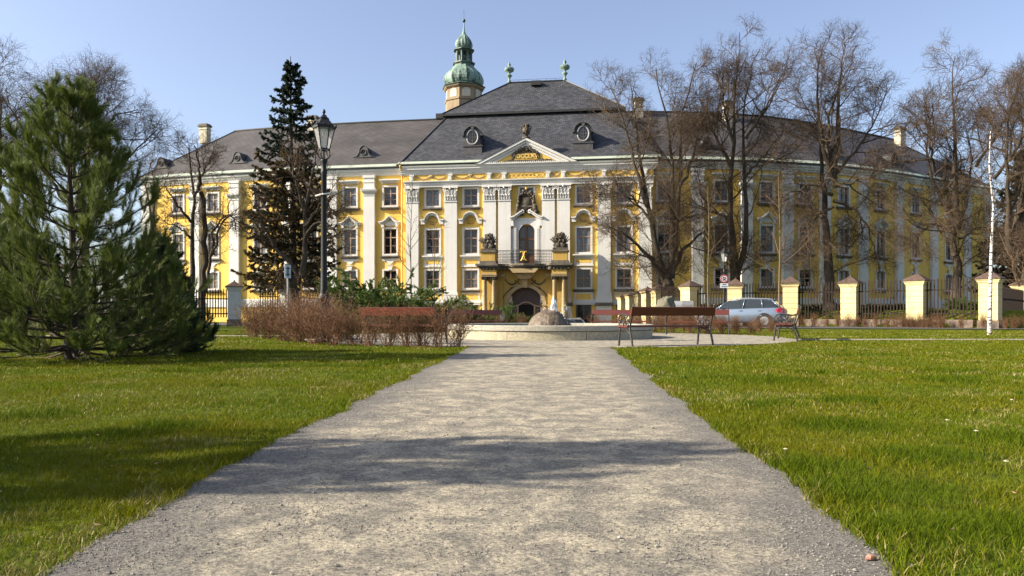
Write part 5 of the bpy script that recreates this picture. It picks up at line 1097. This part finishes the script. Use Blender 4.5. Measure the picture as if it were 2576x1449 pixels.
for k,(px,Y,sc) in enumerate([(905,27.,.6),(960,28,.6),(1020,29,.6),(1090,30,.62),(1150,30,.62),(1210,30.5,.62),(1260,31,.62),(1310,31,.6)]):
    shrub('low leafless shrub below the junipers',(px-CX)/FOC*Y,Y,sc,SH[k%3],k*1.9,'low shrubs below the junipers')
FG='brown twiggy shrubs along the foot of the iron fence'
for k in range(26):
    px=1985+k*24.5; Y=float(np.interp((px-CX)/FOC*38,FX,FY))-1.0; x=(px-CX)/FOC*Y; Y=float(np.interp(x,FX,FY))-1.1; shrub('low brown twiggy shrub at the foot of the iron fence',x,Y,.55+.15*(k%3)/2,SL[k%2],k*2.1,FG)
for k,(x,y) in enumerate([(-17.5,42.8),(-18.6,42.6),(-19.7,42.3),(-21,42),(-12.6,51.5),(-13.6,50),(-15.2,46.5)]):
    shrub('low brown twiggy shrub at the foot of the left fence',x,y,.6,SL[k%2],k*2.3,'brown shrubs along the left fence')
# ---------------------------------------------------------------- benches
MW=mat('stained_bench_wood',(.135,.035,.02),.38,(.09,.022,.014),6,5,coords='obj',stretch=(.6,6,6),bump=.1,bscale=20)
def bench_end():
    s=MB(); T=lambda pts,r=.016,k=6:s.tube(resample([(0,y,z) for y,z in pts],max(8,len(pts)*3)),r,k)
    T([(.33,.88),(.29,.72),(.235,.56),(.19,.42),(.17,.36)],.02)             # back post
    s.blob((0,.335,.89),(.022,.03,.03),8,6,0)
    T([(.17,.40),(.20,.28),(.25,.15),(.29,.0)],.022); T([(-.24,.38),(-.25,.25),(-.265,.12),(-.285,.0)],.022)
    for y,z in ((.23,.2),(.265,.1),(-.256,.2),(-.27,.1)): s.blob((0,y,z),(.03,.03,.018),8,5,0)
    for y in (.29,-.285): s.blob((0,y,.015),(.03,.035,.016),8,5,0)
    T([(-.25,.24),(-.2,.33),(-.05,.37),(.1,.33),(.2,.26)],.014); T([(-.26,.385),(0,.375),(.19,.385)],.018)
    T([(.275,.69),(.18,.65),(.05,.66),(-.1,.69),(-.22,.67),(-.29,.60),(-.28,.52),(-.22,.49),(-.18,.53),(-.2,.57)],.019)
    sp=lambda cy,cz,r,a0,d,tn=1.6:[(cy+r*(1-t*.7)*math.cos(a0+d*t*tn*6.28),cz+r*(1-t*.7)*math.sin(a0+d*t*tn*6.28)) for t in np.linspace(0,1,20)]
    T(sp(-.14,.475,.085,-1.6,1),.014,5); T(sp(.06,.46,.075,-1.6,-1),.014,5); T([(.05,.385),(-.02,.5),(.02,.6),(.1,.65)],.013); T(sp(-.02,.58,.06,0,1,1.3),.012,5)
    T(sp(.13,.54,.05,3.1,-1,1.3),.012,5); T([(-.24,.39),(-.27,.46),(-.28,.54)],.015)
    return s
be=bench_end().mesh('bench_end',M['castiron'],True)
BL_=2.06
def bench_proto():
    s=MB(); m=np.array
    for k in range(3): y=-.2+k*.145; s.box(-BL_/2-.05,BL_/2+.05,y-.065,y+.065,.405,.445)
    seat=s.mesh('seat',MW); s=MB(); s.M=Matrix.Translation((0,.262,.66))@Matrix.Rotation(R(-14),4,'X'); s.box(-BL_/2-.04,BL_/2+.04,-.005,.032,0.0,.19); back=s.mesh('backrest',MW); return seat,back
bs,bb=bench_proto()
def bench(label,x,y,rz=None,z=0.01):
    if rz is None: dx,dy=PC[0]-x,PC[1]-y; rz=math.atan2(dx,-dy)
    t=thing('bench',label,'bench',(x,y,z),rz,'park benches round the fountain'); put('seat',bs,t); put('backrest',bb,t)
    for q in (-1,1): put('bench_end',be,t,TR(q*BL_/2,0,0))
    return t
bench('near wooden bench with its back to the viewer at the right edge of the path',3.40,16.65,R(22)+math.pi)
bench('wooden bench with cast iron ends seen from its side on the lawn edge',7.45,20.45,R(-80)if False else math.atan2(PC[0]-7.45,-(PC[1]+.6-20.45)))
bench('far wooden bench in front of the silver car',6.35,25.9,R(-14))
bench('far wooden bench behind the basin and left of the boulder',3.95,27.4,R(-12))
bench('dark far bench left of the fountain rock',-1.35,28.6,R(16))
bench('reddish bench behind the open twiggy hedge',-2.55,17.75,R(152))
bench('reddish bench behind the dense hedge beside the lamp post',-5.35,21.0,R(131))
# ---------------------------------------------------------------- fountain
FXc,FYc,FR_=1.12,22.7,3.08
ft=thing('fountain','low round stone fountain with a boulder and a bubbling water jet','fountain',(FXc,FYc,0))
mst=mat('pale_basin_stone',(.39,.345,.235),.85,(.31,.28,.20),1.5,9,.35,.7,.35,40,.006,fine=.25); mst2=mat('pale_rim_stone',(.36,.335,.265),.8,(.29,.275,.225),2,9,.35,.7,.3,50,.004,fine=.25)
s=MB()
for k in range(9):
    a0=k*2*math.pi/9+.1+.002; a1=(k+1)*2*math.pi/9+.1-.002; s.lathe([(FR_-.03,0),(FR_-.03,.235),(FR_-.4,.235)],12,a0=a0,a1=a1)
s.build('basin_wall',mst,ft)
s=MB()
for k in range(9):
    a0=k*2*math.pi/9-.16+.0015; a1=(k+1)*2*math.pi/9-.16-.0015
    s.lathe([(FR_-.4,.25),(FR_-.01,.25),(FR_,.258),(FR_,.382),(FR_-.012,.395),(FR_-.42,.395),(FR_-.43,.385),(FR_-.43,.1)],14,a0=a0,a1=a1)
s.build('basin_rim',mst2,ft)
mwater=mat('basin_water',(.05,.06,.05),.03,spec=.6,bump=.25,bscale=14,bdist=.01)
s=MB(); a=np.linspace(0,6.2832,65)[:-1]; s.add(np.stack([(FR_-.42)*np.cos(a),(FR_-.42)*np.sin(a),np.full(64,.31)],1),[tuple(range(64))]); s.build('water',mwater,ft)
mrock=mat('wet_granite',(.065,.045,.028),.55,(.165,.125,.08),7,10,.38,.66,.9,16,.04)
def rock(mb,c,r,rs,n=40,m=22,top=1.,amp=.06):
    g=np.random.default_rng(rs); ph=g.uniform(0,6.28,(6,3)); v=[]
    for i in range(m+1):
        t=math.pi/2*1.15*i/m
        for j in range(n):
            a=6.2832*j/n; d=np.array([math.sin(t)*math.cos(a),math.sin(t)*math.sin(a),math.cos(t)]); k=1+amp*sum(math.sin(3*d[0]*(q*.6+1)+ph[q,0])*math.sin(3*d[1]*(q*.6+1)+ph[q,1])*math.cos(2*d[2]*(q*.5+1)+ph[q,2]) for q in range(6))/1.6
            v.append(np.array(c)+np.array(r)*d*k)
    mb.add(v,[(i*n+j,(i+1)*n+j,(i+1)*n+(j+1)%n,i*n+(j+1)%n) for i in range(m) for j in range(n)])
s=MB(); rock(s,(0,0,.18),(.66,.62,.64),5,amp=.05); s.build('rock',mrock,ft,True)
mspl=bpy.data.materials.new('white_water'); mspl.use_nodes=True; b=mspl.node_tree.nodes['Principled BSDF']; b.inputs['Base Color'].default_value=(.86,.88,.9,1); b.inputs['Roughness'].default_value=.12; b.inputs['Transmission Weight'].default_value=.3; b.inputs['IOR'].default_value=1.33
s=MB(); g=np.random.default_rng(8); s.lathe([(.095,.66),(.085,.85),(.07,.95),(.055,1.06),(.04,1.14),(.01,1.2)],10,(.13,0,0),lob=.35,nl=5)
for k in range(34):
    t=g.random(); w=.03+.05*(1-t)+.02*math.sin(t*5); s.blob((.13+g.normal()*w*.5+.02*(1-t),g.normal()*w*.6,.78+t*.42),(.016+.03*(1-t)*g.random(),.022,.04+.05*g.random()),8,6,.3,g)
for k in range(90):
    s.blob((.1+g.normal()*.12,g.normal()*.12,.80+g.exponential(.09)),.006+.008*g.random(),5,3,.2,g)
s.build('water_jet',mspl,ft,True)
s=MB()
for k in range(150):
    t=g.random(); s.blob((.32+.36*t+g.normal()*.06,g.normal()*.2,.80+.2*math.sin(t*2.4)-.45*t*t+g.normal()*.07),.004+.007*g.random(),5,3,.2,g)
for k in range(12): t=g.random(); s.blob((.3+.3*t+g.normal()*.02,-.2+g.normal()*.2,.74-.40*t**1.6),(.025,.015,.012),6,4,.4,g)
s.build('splash',mspl,ft,True)
# ---------------------------------------------------------------- street lamp by the hedge
MI=mat('painted_lamp_iron',(.009,.010,.010),.5,(.016,.017,.017),3,spec=.3)
mgl=bpy.data.materials.new('lantern_glass'); mgl.use_nodes=True; nt=mgl.node_tree; b=nt.nodes['Principled BSDF']; b.inputs['Base Color'].default_value=(.75,.76,.76,1); b.inputs['Roughness'].default_value=.25; b.inputs['Alpha'].default_value=.25
def lamp(label,loc,H,sc,group=None):
    t=thing('street_lamp',label,'street lamp',loc,0,group); z0=H-1.22*sc
    s=MB(); k=1.
    s.lathe([(.17,-.05),(.17,.1),(.14,.14),(.13,.95),(.12,1.0),(.16,1.04),(.165,1.1),(.12,1.14),(.095,1.2),(.10,1.24),(.082,1.32),(.072,2.2),(.066,z0-.35),(.085,z0-.3),(.068,z0-.27),(.06,z0-.1),(.085,z0-.04),(.085,z0),(.03,z0+.02)],20); s.build('post',MI,t,True)
    s=MB(); hx=lambda r,z,ph=0:[(r*math.cos(ph+i*math.pi/3),r*math.sin(ph+i*math.pi/3),z) for i in range(6)]
    zb,ztp=z0+.26*sc,z0+.82*sc; rb,rt=.135*sc,.275*sc; ph=R(14)
    B,Tt=hx(rb,zb,ph),hx(rt,ztp,ph)
    s.tube([(0,0,z0),(0,0,zb)],.02*sc,6)
    for q in (1,4,0,3):
        p=B[q]; s.tube(resample([(0,0,z0-.02),(p[0]*.9,p[1]*.9,z0+.03*sc),(p[0]*1.15,p[1]*1.15,z0+.12*sc),p],10),.014*sc,5)
    for i in range(6):
        s.bar(B[i],Tt[i],.022*sc); s.bar(B[i],B[(i+1)%6],.035*sc); s.bar(Tt[i],Tt[(i+1)%6],.04*sc,.06*sc)
    for i in range(6):
        p=np.array(Tt[i]); s.tube([p,p+(p[0]*.12,p[1]*.12,.05*sc),p+(p[0]*.1,p[1]*.1,.1*sc)],[.03*sc,.022*sc,.006*sc],5); m=(np.array(Tt[i])+np.array(Tt[(i+1)%6]))/2; s.blob(m+np.array((0,0,.05*sc)),.028*sc,6,4,.1)
    s.build('lantern_frame',MI,t)
    s=MB(); s.lathe([(.285*sc,ztp+.02*sc),(.22*sc,ztp+.1*sc),(.13*sc,ztp+.21*sc),(.125*sc,ztp+.22*sc),(.14*sc,ztp+.235*sc),(.09*sc,ztp+.27*sc),(.05*sc,ztp+.33*sc)],6,ph=ph); s.lathe([(.05*sc,ztp+.32*sc),(.02*sc,ztp+.35*sc),(.045*sc,ztp+.40*sc),(.035*sc,ztp+.44*sc),(.008*sc,ztp+.48*sc)],10); s.build('lantern_roof',MI,t)
    s=MB()
    for i in range(6):
        e=.985; s.add([np.array(p)*(e,e,1) for p in (B[i],B[(i+1)%6],Tt[(i+1)%6],Tt[i])],[(0,1,2,3)])
    s.build('lantern_glass',mgl,t)
    s=MB(); s.lathe([(.03*sc,ztp-.04*sc),(.1*sc,ztp-.05*sc),(.06*sc,ztp-.1*sc),(.045*sc,ztp-.2*sc),(.01*sc,ztp-.24*sc)],10); s.build('bulb',mat('milk_glass',(.7,.68,.6),.4),t,True)
    return t
lx,ly=W(815,862,18.4)[0],18.4
lp=lamp('tall black lantern street lamp standing in the hedge','x' and (lx,ly,0),5.62,.95)
s=MB(); zz=EZ+(HY-489)/FOC*ly; s.tube([(-.07,-.02,zz-.01),(0,-.075,zz),(.07,-.02,zz+.01)],.02,5); s.bar((-.2,-.03,zz-.04),(-.05,-.06,zz-.005),.035); s.bar((.05,-.06,zz+.005),(.16,-.03,zz+.03),.035); s.build('clamp',M['white'],lp)
tl=lamp('thin street lamp rising behind the car with a round traffic sign on its post',(W(1822,700,41)[0],41,0),4.35,.85)
# round sign: no motor vehicles
YS=40.85; x,_,z=W(1822,701,YS); sg=thing('traffic_sign','round red ringed sign with car and motorcycle pictogram on the lamp post','sign',(x,YS,z))
mred=mat('sign_red',(.55,.02,.02),.5); mwht=mat('sign_white',(.8,.8,.8),.5); mblk=mat('sign_black',(.015,.015,.015),.6)
def disc(r0,r1,y,n=28):
    s=MB(); a=np.linspace(0,6.2832,n+1)[:-1]; v=[(r1*math.cos(t),y,r1*math.sin(t)) for t in a]+[(r0*math.cos(t),y,r0*math.sin(t)) for t in a]
    return s.add(v,[(i,(i+1)%n,n+(i+1)%n,n+i) for i in range(n)])
s=MB(); s.prism_y([(.215*math.cos(t),.215*math.sin(t)) for t in np.linspace(6.2832,0,29)[:-1]],0,.02); s.build('sign_plate',mwht,sg)
s=disc(.165,.213,-.004); s.box(-.17,.17,-.006,-.002,-.012,.012); s.build('red_ring',mred,sg)
s=MB(); s.prism_y([(-.085,-.085),(.085,-.085),(.085,-.055),(.055,-.05),(.03,-.025),(-.03,-.025),(-.05,-.05),(-.085,-.055)],-.006,-.002)
for q in (-.05,.05): s.prism_y([(q+.02*math.cos(t),-.088+.02*math.sin(t)) for t in np.linspace(6.28,0,9)[:-1]],-.008,-.003)
for q in (-.055,.055): s.prism_y([(q+.024*math.cos(t),.05+.024*math.sin(t)) for t in np.linspace(6.28,0,9)[:-1]],-.008,-.003)
s.prism_y([(-.06,.055),(.05,.055),(.06,.085),(0,.075),(-.01,.11),(-.03,.115),(-.035,.085),(-.07,.08)],-.006,-.002); s.build('pictogram',mblk,sg)
s=MB(); s.box(-.215,.215,0,.02,-.5,-.25); s.build('supplementary_plate',mwht,sg); s=MB(); s.box(-.1,.1,-.004,-.001,-.34,-.30); s.box(-.16,.16,-.004,-.001,-.44,-.41); s.build('plate_print',mblk,sg)
# sign on a thin post behind the hedge on the left
x,_,z=W(724,700,30.5); bx_=thing('board_sign','tall pale board sign on a thin post behind the hedge','sign',(x,30.5,0),R(28))
mbl=mat('pale_blue_enamel',(.42,.50,.58),.4,(.5,.57,.64),3)
s=MB(); s.box(-.12,.12,-.02,.02,2.15,2.68); s.build('board',mbl,bx_); s=MB(); s.box(-.02,.02,-.05,-.021,2.22,2.62); s.box(-.1,.1,-.04,-.021,2.28,2.31);s.box(-.1,.1,-.04,-.021,2.53,2.56); s.build('bracket',M['gutter'],bx_); s=MB(); s.tube([(0,.03,0),(0,.03,2.6)],.03,8); s.build('post',mat('galvanised_steel',(.42,.44,.46),.45,metal=.5),bx_)
# ---------------------------------------------------------------- fences
mcap=mat('weathered_cap_tin',(.06,.042,.034),.7,(.11,.07,.053),5,spec=.25); mpk=mat('brown_iron_paint',(.018,.012,.009),.7,(.032,.021,.015),5,spec=.15)
mplw=mat('rubble_plinth',(.22,.17,.13),.95,(.13,.10,.08),3,8,.4,.6,.8,7,.05)
def pillar(par,x,y,zt_,w,a,zb_,mt):
    s=MB(); Mx=TR(x,y,0,a); s.M=Mx; h=w/2; zc=zt_-.52*w
    z=zb_+.45; nb=6; st=(zc-.22-z)/nb
    for k in range(nb): s.box(-h,h,-h,h,z+k*st+.012,z+(k+1)*st-.012); s.box(-h+.02,h-.02,-h+.02,h-.02,z+k*st-.012,z+k*st+.012)
    s.box(-h-.02,h+.02,-h-.02,h+.02,zc-.22,zc-.15); s.box(-h-.06,h+.06,-h-.06,h+.06,zc-.15,zc-.06); s.box(-h-.1,h+.1,-h-.1,h+.1,zc-.06,zc)
    p=s.build('pillar',mt,par)
    s=MB(); s.M=Mx; s.box(-h-.05,h+.05,-h-.05,h+.05,zb_-.3,zb_+.44); s.build('pillar_base',mplw,p)
    s=MB(); s.M=Mx; e=h+.15; s.box(-e,e,-e,e,zc+.001,zc+.04); s.add([(-e,-e,zc+.04),(e,-e,zc+.04),(e,e,zc+.04),(-e,e,zc+.04),(0,0,zt_)],[(0,1,4),(1,2,4),(2,3,4),(3,0,4)]); s.blob((0,0,zt_),(.05,.05,.05),6,4,0); s.build('pillar_cap',mcap,p)
def panel(par,a,b,zb_,zt_,sp=.155,w=.058,pl=True,za_=None):
    a=np.array(a,float); b=np.array(b,float); L=np.linalg.norm(b-a); an=math.atan2(b[1]-a[1],b[0]-a[0]); s=MB(); s.M=TR(a[0],a[1],0,an); zl,zh=zb_+.72,zt_-.62
    for z in (zl,zh): s.box(0,L,-.035,.0,z-.035,z+.035)
    n=int(L/sp)
    for k in range(n):
        x=(k+.5)*L/n; hh=zt_-.04*abs(math.sin(k*2.1)); s.box(x-w/2,x+w/2,-.06,-.036,zb_+.5,hh-.08); s.add([(x-w/2,-.06,hh-.08),(x+w/2,-.06,hh-.08),(x+w/2,-.036,hh-.08),(x-w/2,-.036,hh-.08),(x,-.048,hh)],[(0,1,4),(1,2,4),(2,3,4),(3,0,4)])
    p=s.build('picket_panel',mpk,par)
    if pl: s=MB(); s.M=TR(a[0],a[1],0,an); s.box(.3,L-.3,-.16,.25,zb_-.4,zb_+.42); s.build('plinth_wall',mplw,p)
fr=thing('iron_fence','brown iron picket fence between cream pillars with tin caps on the right','fence',(12.9,43.6,0)); 
def fpart(obj_fn,*a,**k): obj_fn(*a,**k)
# parts are modelled at their own place and the fence's origin is moved back to zero
fr.location=(0,0,0)
PL=[(22.8,36,2.78),(20.55,38.3,2.79),(18.3,40.8,2.76),(15.78,42.7,2.84),(12.9,43.6,2.76),(10.62,45,2.72),(9.66,49.6,2.66)]
for k,(x,y,z) in enumerate(PL):
    q=PL[min(k+1,len(PL)-1)]; p=PL[max(k-1,0)]; a=math.atan2(p[1]-q[1],p[0]-q[0]); pillar(fr,x,y,z,.80,a,-.05,M['cream'])
for p,q in zip(PL[:-1],PL[1:]):
    d=np.array(p[:2])-np.array(q[:2]); d/=np.linalg.norm(d); panel(fr,np.array(q[:2])+d*.4,np.array(p[:2])-d*.4,.0,2.52)
pillar(fr,29.3,43.2,2.75,.8,.3,.3,M['yellow'] if False else M['cream']); panel(fr,(23.2,36.3),(29.0,42.9),.0,2.1,.12,.06,False)
fs=thing('pillar_row','row of small cream gate pillars with reddish caps leading to the palace','fence'); fs['group']=''
del fs['group']
for x,y,z,w in ((9.33,52,2.58,.62),(9.12,54,2.40,.56),(8.78,56,2.34,.52),(8.40,57.6,2.24,.5)): pillar(fs,x,y,z,w,R(-70),-.9,M['cream'])
for p,q in (((9.66,49.9),(9.38,51.6)),((9.3,52.4),(9.15,53.6)),((9.1,54.3),(8.85,55.7))): panel(fs,p,q,-.9,1.6,.16,.05,True)
fl_=thing('picket_fence','dark picket fence with pale pillars in front of the left wing','fence')
mpil=plaster('grey_pillar_plaster',(.55,.54,.50),(.47,.46,.42),(.35,.34,.31))
PLl=[(-24.6,41.2,2.6),(-20.5,42.6,2.6),(-16.25,44.2,2.64),(-14.7,49.4,2.68),(-13.0,52.8,2.67),(-11.9,57.2,2.67)]
for k,(x,y,z) in enumerate(PLl):
    q=PLl[min(k+1,5)]; p=PLl[max(k-1,0)]; pillar(fl_,x,y,z,.72,math.atan2(q[1]-p[1],q[0]-p[0]) if k!=2 else .35,-.05 if k<4 else -.6,mpil)
for k,(p,q) in enumerate(zip(PLl[:-1],PLl[1:])):
    if k==2: panel(fl_,(-16.4,49.0),(-15.05,49.3),.0,2.45,.14,.06,True); continue
    d=np.array(q[:2])-np.array(p[:2]); d/=np.linalg.norm(d); panel(fl_,np.array(p[:2])+d*.36,np.array(q[:2])-d*.36,.0 if k<3 else -.5,2.2 if k<2 else 2.4,.145,.06,k>1)
# ---------------------------------------------------------------- boulder and container
s=MB(); x,_,z=W(1675,743,38); rock(s,(0,0,.05),(.66,.6,z-.05),9,amp=.07); o=s.build('boulder',mat('mossy_boulder',(.10,.095,.065),.95,(.17,.155,.11),4,10,.35,.7,.8,10,.05),smooth=True); o.location=(x,38,0); tag(o,'large greenish grey boulder behind the far benches','boulder')
x,_,z=W(1720,755,42.5); t=thing('waste_container','grey waste container with a curved lid between boulder and fence','container',(x,42.5,0),R(-8))
mg=mat('grey_plastic',(.16,.165,.17),.55); s=MB(); s.prism_y([(-.36,.12),(.36,.12),(.46,1.1),(-.46,1.1)],-.4,.4); s.build('bin_body',mg,t)
s=MB(); s.prism_x([(-.47,1.101)]+[(-.47*math.cos(a),1.101+.36*math.sin(a)) for a in np.linspace(0,math.pi,10)][1:-1]+[(.47,1.101)],-.1,.5); s.build('lid',mg,t)
s=MB(); s.prism_x([(-.46,1.102)]+[(-.46*math.cos(a),1.102+.34*math.sin(a)) for a in np.linspace(0,math.pi,10)][1:-1]+[(.46,1.102)],-.5,-.101); s.build('lid_flap',mat('pale_lid',(.24,.25,.26),.45),t)
for q in (-.3,.3): s=MB(); s.lathe([(.02,-.04),(.1,-.04),(.1,.04),(.02,.04)],12); m=np.array(Matrix.Translation((q,-.3,.1))@Matrix.Rotation(R(90),4,'Y')); s.v=[v@m[:3,:3].T+m[:3,3] for v in s.v]; s.build('wheel',mblk,t)
# ---------------------------------------------------------------- cars
def car(label,loc,rz,paint,est=True):
    t=thing('parked_car',label,'car',loc,rz)
    st=[(-2.28,.55,.42,.60,.62),(-2.2,.74,.28,.64,.68),(-1.9,.84,.22,.70,.78),(-1.3,.89,.2,.80,.90),(-.9,.90,.2,.87,.96),(0,.91,.2,.92,.98),(1.2,.91,.2,.96,1.0),(1.8,.88,.22,.98,1.02),(2.1,.84,.26,.98,1.02),(2.24,.78,.3,.94,.97),(2.3,.66,.42,.84,.86)]
    def sec(x,w,zb,zs,zt): h=[(0,zb),(w*.86,zb),(w*.97,zb+.1),(w,zb+(zs-zb)*.5),(w*.975,zs-.06),(w*.93,zs),(w*.8,zt),(0,zt+.02)]; return [(x,y,z) for y,z in h]+[(x,-y,z) for y,z in h[-2:0:-1]]
    s=MB(); n=14; v=[]
    for a in st: v+=sec(*a)
    s.add(v,[(i*n+j,i*n+(j+1)%n,(i+1)*n+(j+1)%n,(i+1)*n+j) for i in range(len(st)-1) for j in range(n)]+[tuple(range(n)),tuple(range((len(st)-1)*n,len(st)*n))])
    # pillars and roof
    R0=[(-1.12,.80,.93),(-.35,.66,1.36),(.3,.66,1.44),(1.2,.65,1.43),(1.75,.62,1.36),(2.16,.74,1.0)]
    body=s.build('body',paint,t,True)
    s=MB(); rf=[(-.42,.62,1.375),(.0,.645,1.425),(.5,.65,1.45),(1.1,.64,1.44),(1.6,.61,1.39),(1.78,.6,1.35)]
    v=[]
    for x,w,z in rf: v+=[(x,-w,z-.03),(x,-w*.85,z),(x,0,z+.03),(x,w*.85,z),(x,w,z-.03)]
    s.add(v,[(i*5+j,i*5+j+1,(i+1)*5+j+1,(i+1)*5+j) for i in range(5) for j in range(4)])
    for q in (-1,1):
        for a,b,w in (((-1.1,.8,.93),(-.42,.62,1.36),.06),((.28,.83,.95),(.35,.65,1.42),.07),((1.28,.83,.97),(1.18,.645,1.42),.06),((2.12,.76,.99),(1.72,.60,1.36),.1)): s.bar((a[0],a[1]*q,a[2]),(b[0],b[1]*q,b[2]),w,.05)
        s.bar((-.42,.63*q,1.365),(1.75,.605*q,1.35),.05,.05)
    s.build('roof',paint,t,True)
    s=MB()
    def win(p): s.add(p,[tuple(range(len(p)))])
    for q in (-1,1):
        win([(-.98,.80*q,.95),(.25,.83*q,.95),(.3,.655*q,1.4),(-.36,.64*q,1.36)]); win([(.34,.83*q,.96),(1.24,.83*q,.97),(1.16,.65*q,1.41),(.38,.655*q,1.41)]); win([(1.3,.83*q,.98),(2.0,.79*q,1.0),(1.66,.615*q,1.36),(1.22,.645*q,1.41)])
    win([(-1.1,-.78,.94),(-1.1,.78,.94),(-.42,.61,1.37),(-.42,-.61,1.37)]); win([(2.14,-.72,1.0),(2.14,.72,1.0),(1.76,.58,1.36),(1.76,-.58,1.36)])
    s.build('window_glass',mcg,t)
    mt_=Matrix.Rotation(R(90),4,'X')
    for x in (-1.42,1.36):
        for q in (-1,1):
            s=MB(); s.M=Matrix.Translation((x,q*.80,.32))@mt_; s.lathe([(.2,-.1),(.30,-.1),(.325,-.06),(.325,.06),(.30,.1),(.2,.1)],24); w=s.build('wheel',mty,t,True)
            s=MB(); s.M=Matrix.Translation((x,q*.895,.32))@mt_
            for k in range(10): a=k*.628; s.bar((.04*math.cos(a),.04*math.sin(a),0),(.2*math.cos(a),.2*math.sin(a),0),.045,.03)
            s.lathe([(.19,-.02),(.215,-.02),(.215,.015),(.19,.015)],20); s.lathe([(.0,.015),(.05,.015),(.05,-.015)],10); s.build('rim',mrim,w)
            s=MB(); s.M=Matrix.Translation((x,q*.862,.32))@mt_; s.lathe([(.34,-.045),(.40,-.045),(.40,.045),(.34,.045)],24); s.build('wheel_arch',mty,t)
    for q in (-1,1):
        s=MB(); s.add([(2.0,.895*q,.74),(2.26,.76*q,.72),(2.27,.74*q,.9),(2.16,.79*q,1.0),(2.02,.88*q,.95),(1.88,.9*q,.9)],[tuple(range(6))] if q>0 else [tuple(range(5,-1,-1))]); s.add([(2.3,.76*q,.72),(2.32,.5*q,.74),(2.31,.5*q,.86),(2.28,.74*q,.92)],[(0,1,2,3)]); s.build('tail_light',mtail,t)
        s=MB(); s.add([(-2.24,.78*q,.54),(-1.95,.86*q,.58),(-1.86,.865*q,.70),(-2.1,.80*q,.70)],[(0,1,2,3)]); s.build('headlight',mgl,t)
        s=MB(); s.blob((-.86,.97*q,1.0),(.07,.11,.07),8,6,0); s.build('wing_mirror',paint,t,True)
        s=MB(); s.tube([(-.2,.58*q,1.43),(-.1,.58*q,1.49),(1.5,.56*q,1.46),(1.6,.56*q,1.41)],.018,6); s.build('roof_rail',mrim,t)
        for x in (.1,1.05): s=MB(); s.bar((x,.915*q,.84),(x+.16,.915*q,.845),.025); s.build('door_handle',paint,t)
    s=MB(); s.box(2.295,2.325,-.26,.26,.62,.73); s.build('number_plate',mwht,t)
    s=MB(); s.box(2.2,2.36,-.74,.74,.36,.55); s.build('rear_bumper',paint,t)
    return t
mcg=mat('car_glass',(.02,.026,.028),.05,spec=.8); mty=mat('tyre_rubber',(.015,.015,.015),.85); mrim=mat('alloy',(.62,.62,.62),.3,metal=.8); mtail=mat('tail_lamp_red',(.5,.012,.02),.15,spec=.8)
mp1=mat('silver_blue_paint',(.20,.25,.32),.28,metal=.5); mp1.node_tree.nodes['Principled BSDF'].inputs['Coat Weight'].default_value=.6
mp2=mat('pale_paint',(.55,.55,.50),.3)
car('silver blue estate car parked between the benches and the iron fence',((1862-CX)/FOC*40.2,40.2,.04),R(-27),mp1)
car('pale car in the sunken street just right of the fountain rock',((1440-CX)/FOC*54,54,-1.07),R(97),mp2)
# hedges
def hedge(name,label,x0,x1,y0,y1,h,z0,rs,mt,n=14000):
    g=np.random.default_rng(rs); P=np.stack([g.uniform(x0,x1,n),g.uniform(y0,y1,n),z0+h*g.random(n)**.6*(1+.12*np.sin(g.uniform(0,60,n)))],1); d=g.normal(size=(n,3)); d/=np.linalg.norm(d,axis=1,keepdims=True); s=MB(); needles(s,g,np.stack([P,P+d*.05],1),2,.13,.07,(.2,1)); o=s.build(name,mt); tag(o,label,'hedge')
hedge('clipped_hedge','dark clipped hedge along the foot of the right wing',11.6,30,55.8,56.6,.45,.9,3,M['ivy'])
# ---------------------------------------------------------------- light, sky, camera
sc=bpy.context.scene
SUN_EL,SUN_AZ=R(30),R(9)          # azimuth: degrees in front of due left
d=Vector((-math.cos(SUN_AZ)*math.cos(SUN_EL),-math.sin(SUN_AZ)*math.cos(SUN_EL),math.sin(SUN_EL)))
L=bpy.data.lights.new('sun','SUN'); L.energy=5.0; L.angle=R(.5); L.color=(1,.89,.72)
so=bpy.data.objects.new('sun',L); C.objects.link(so); so.rotation_euler=d.to_track_quat('Z','Y').to_euler(); so.location=(-30,-5,30)
w=bpy.data.worlds.new('World'); sc.world=w; w.use_nodes=True; nt=w.node_tree
sk=nt.nodes.new('ShaderNodeTexSky'); sk.sky_type='NISHITA'; sk.sun_disc=False; sk.sun_elevation=SUN_EL; sk.sun_rotation=math.atan2(d.x,d.y)
sk.air_density=1.0; sk.dust_density=2.6; sk.ozone_density=3.2; sk.altitude=200
hs=nt.nodes.new('ShaderNodeHueSaturation'); hs.inputs['Saturation'].default_value=.82; hs.inputs['Hue'].default_value=.507; hs.inputs['Value'].default_value=1.06; nt.links.new(sk.outputs[0],hs.inputs['Color']); nt.links.new(hs.outputs[0],nt.nodes['Background'].inputs[0]); nt.nodes['Background'].inputs[1].default_value=.098
cam=bpy.data.cameras.new('camera'); co=bpy.data.objects.new('camera',cam); C.objects.link(co); co.location=(0,0,EZ); co.rotation_euler=(R(90),0,0)
cam.sensor_width=36; cam.lens=FOC/2576*36; cam.shift_y=(HY-724.5)/2576; cam.clip_start=.05; cam.clip_end=5000
sc.camera=co
sc.view_settings.view_transform='Standard'; sc.view_settings.look='None'; sc.view_settings.exposure=1.2; sc.view_settings.gamma=1
sc.cycles.max_bounces=6; sc.cycles.transparent_max_bounces=8; sc.cycles.use_denoising=True
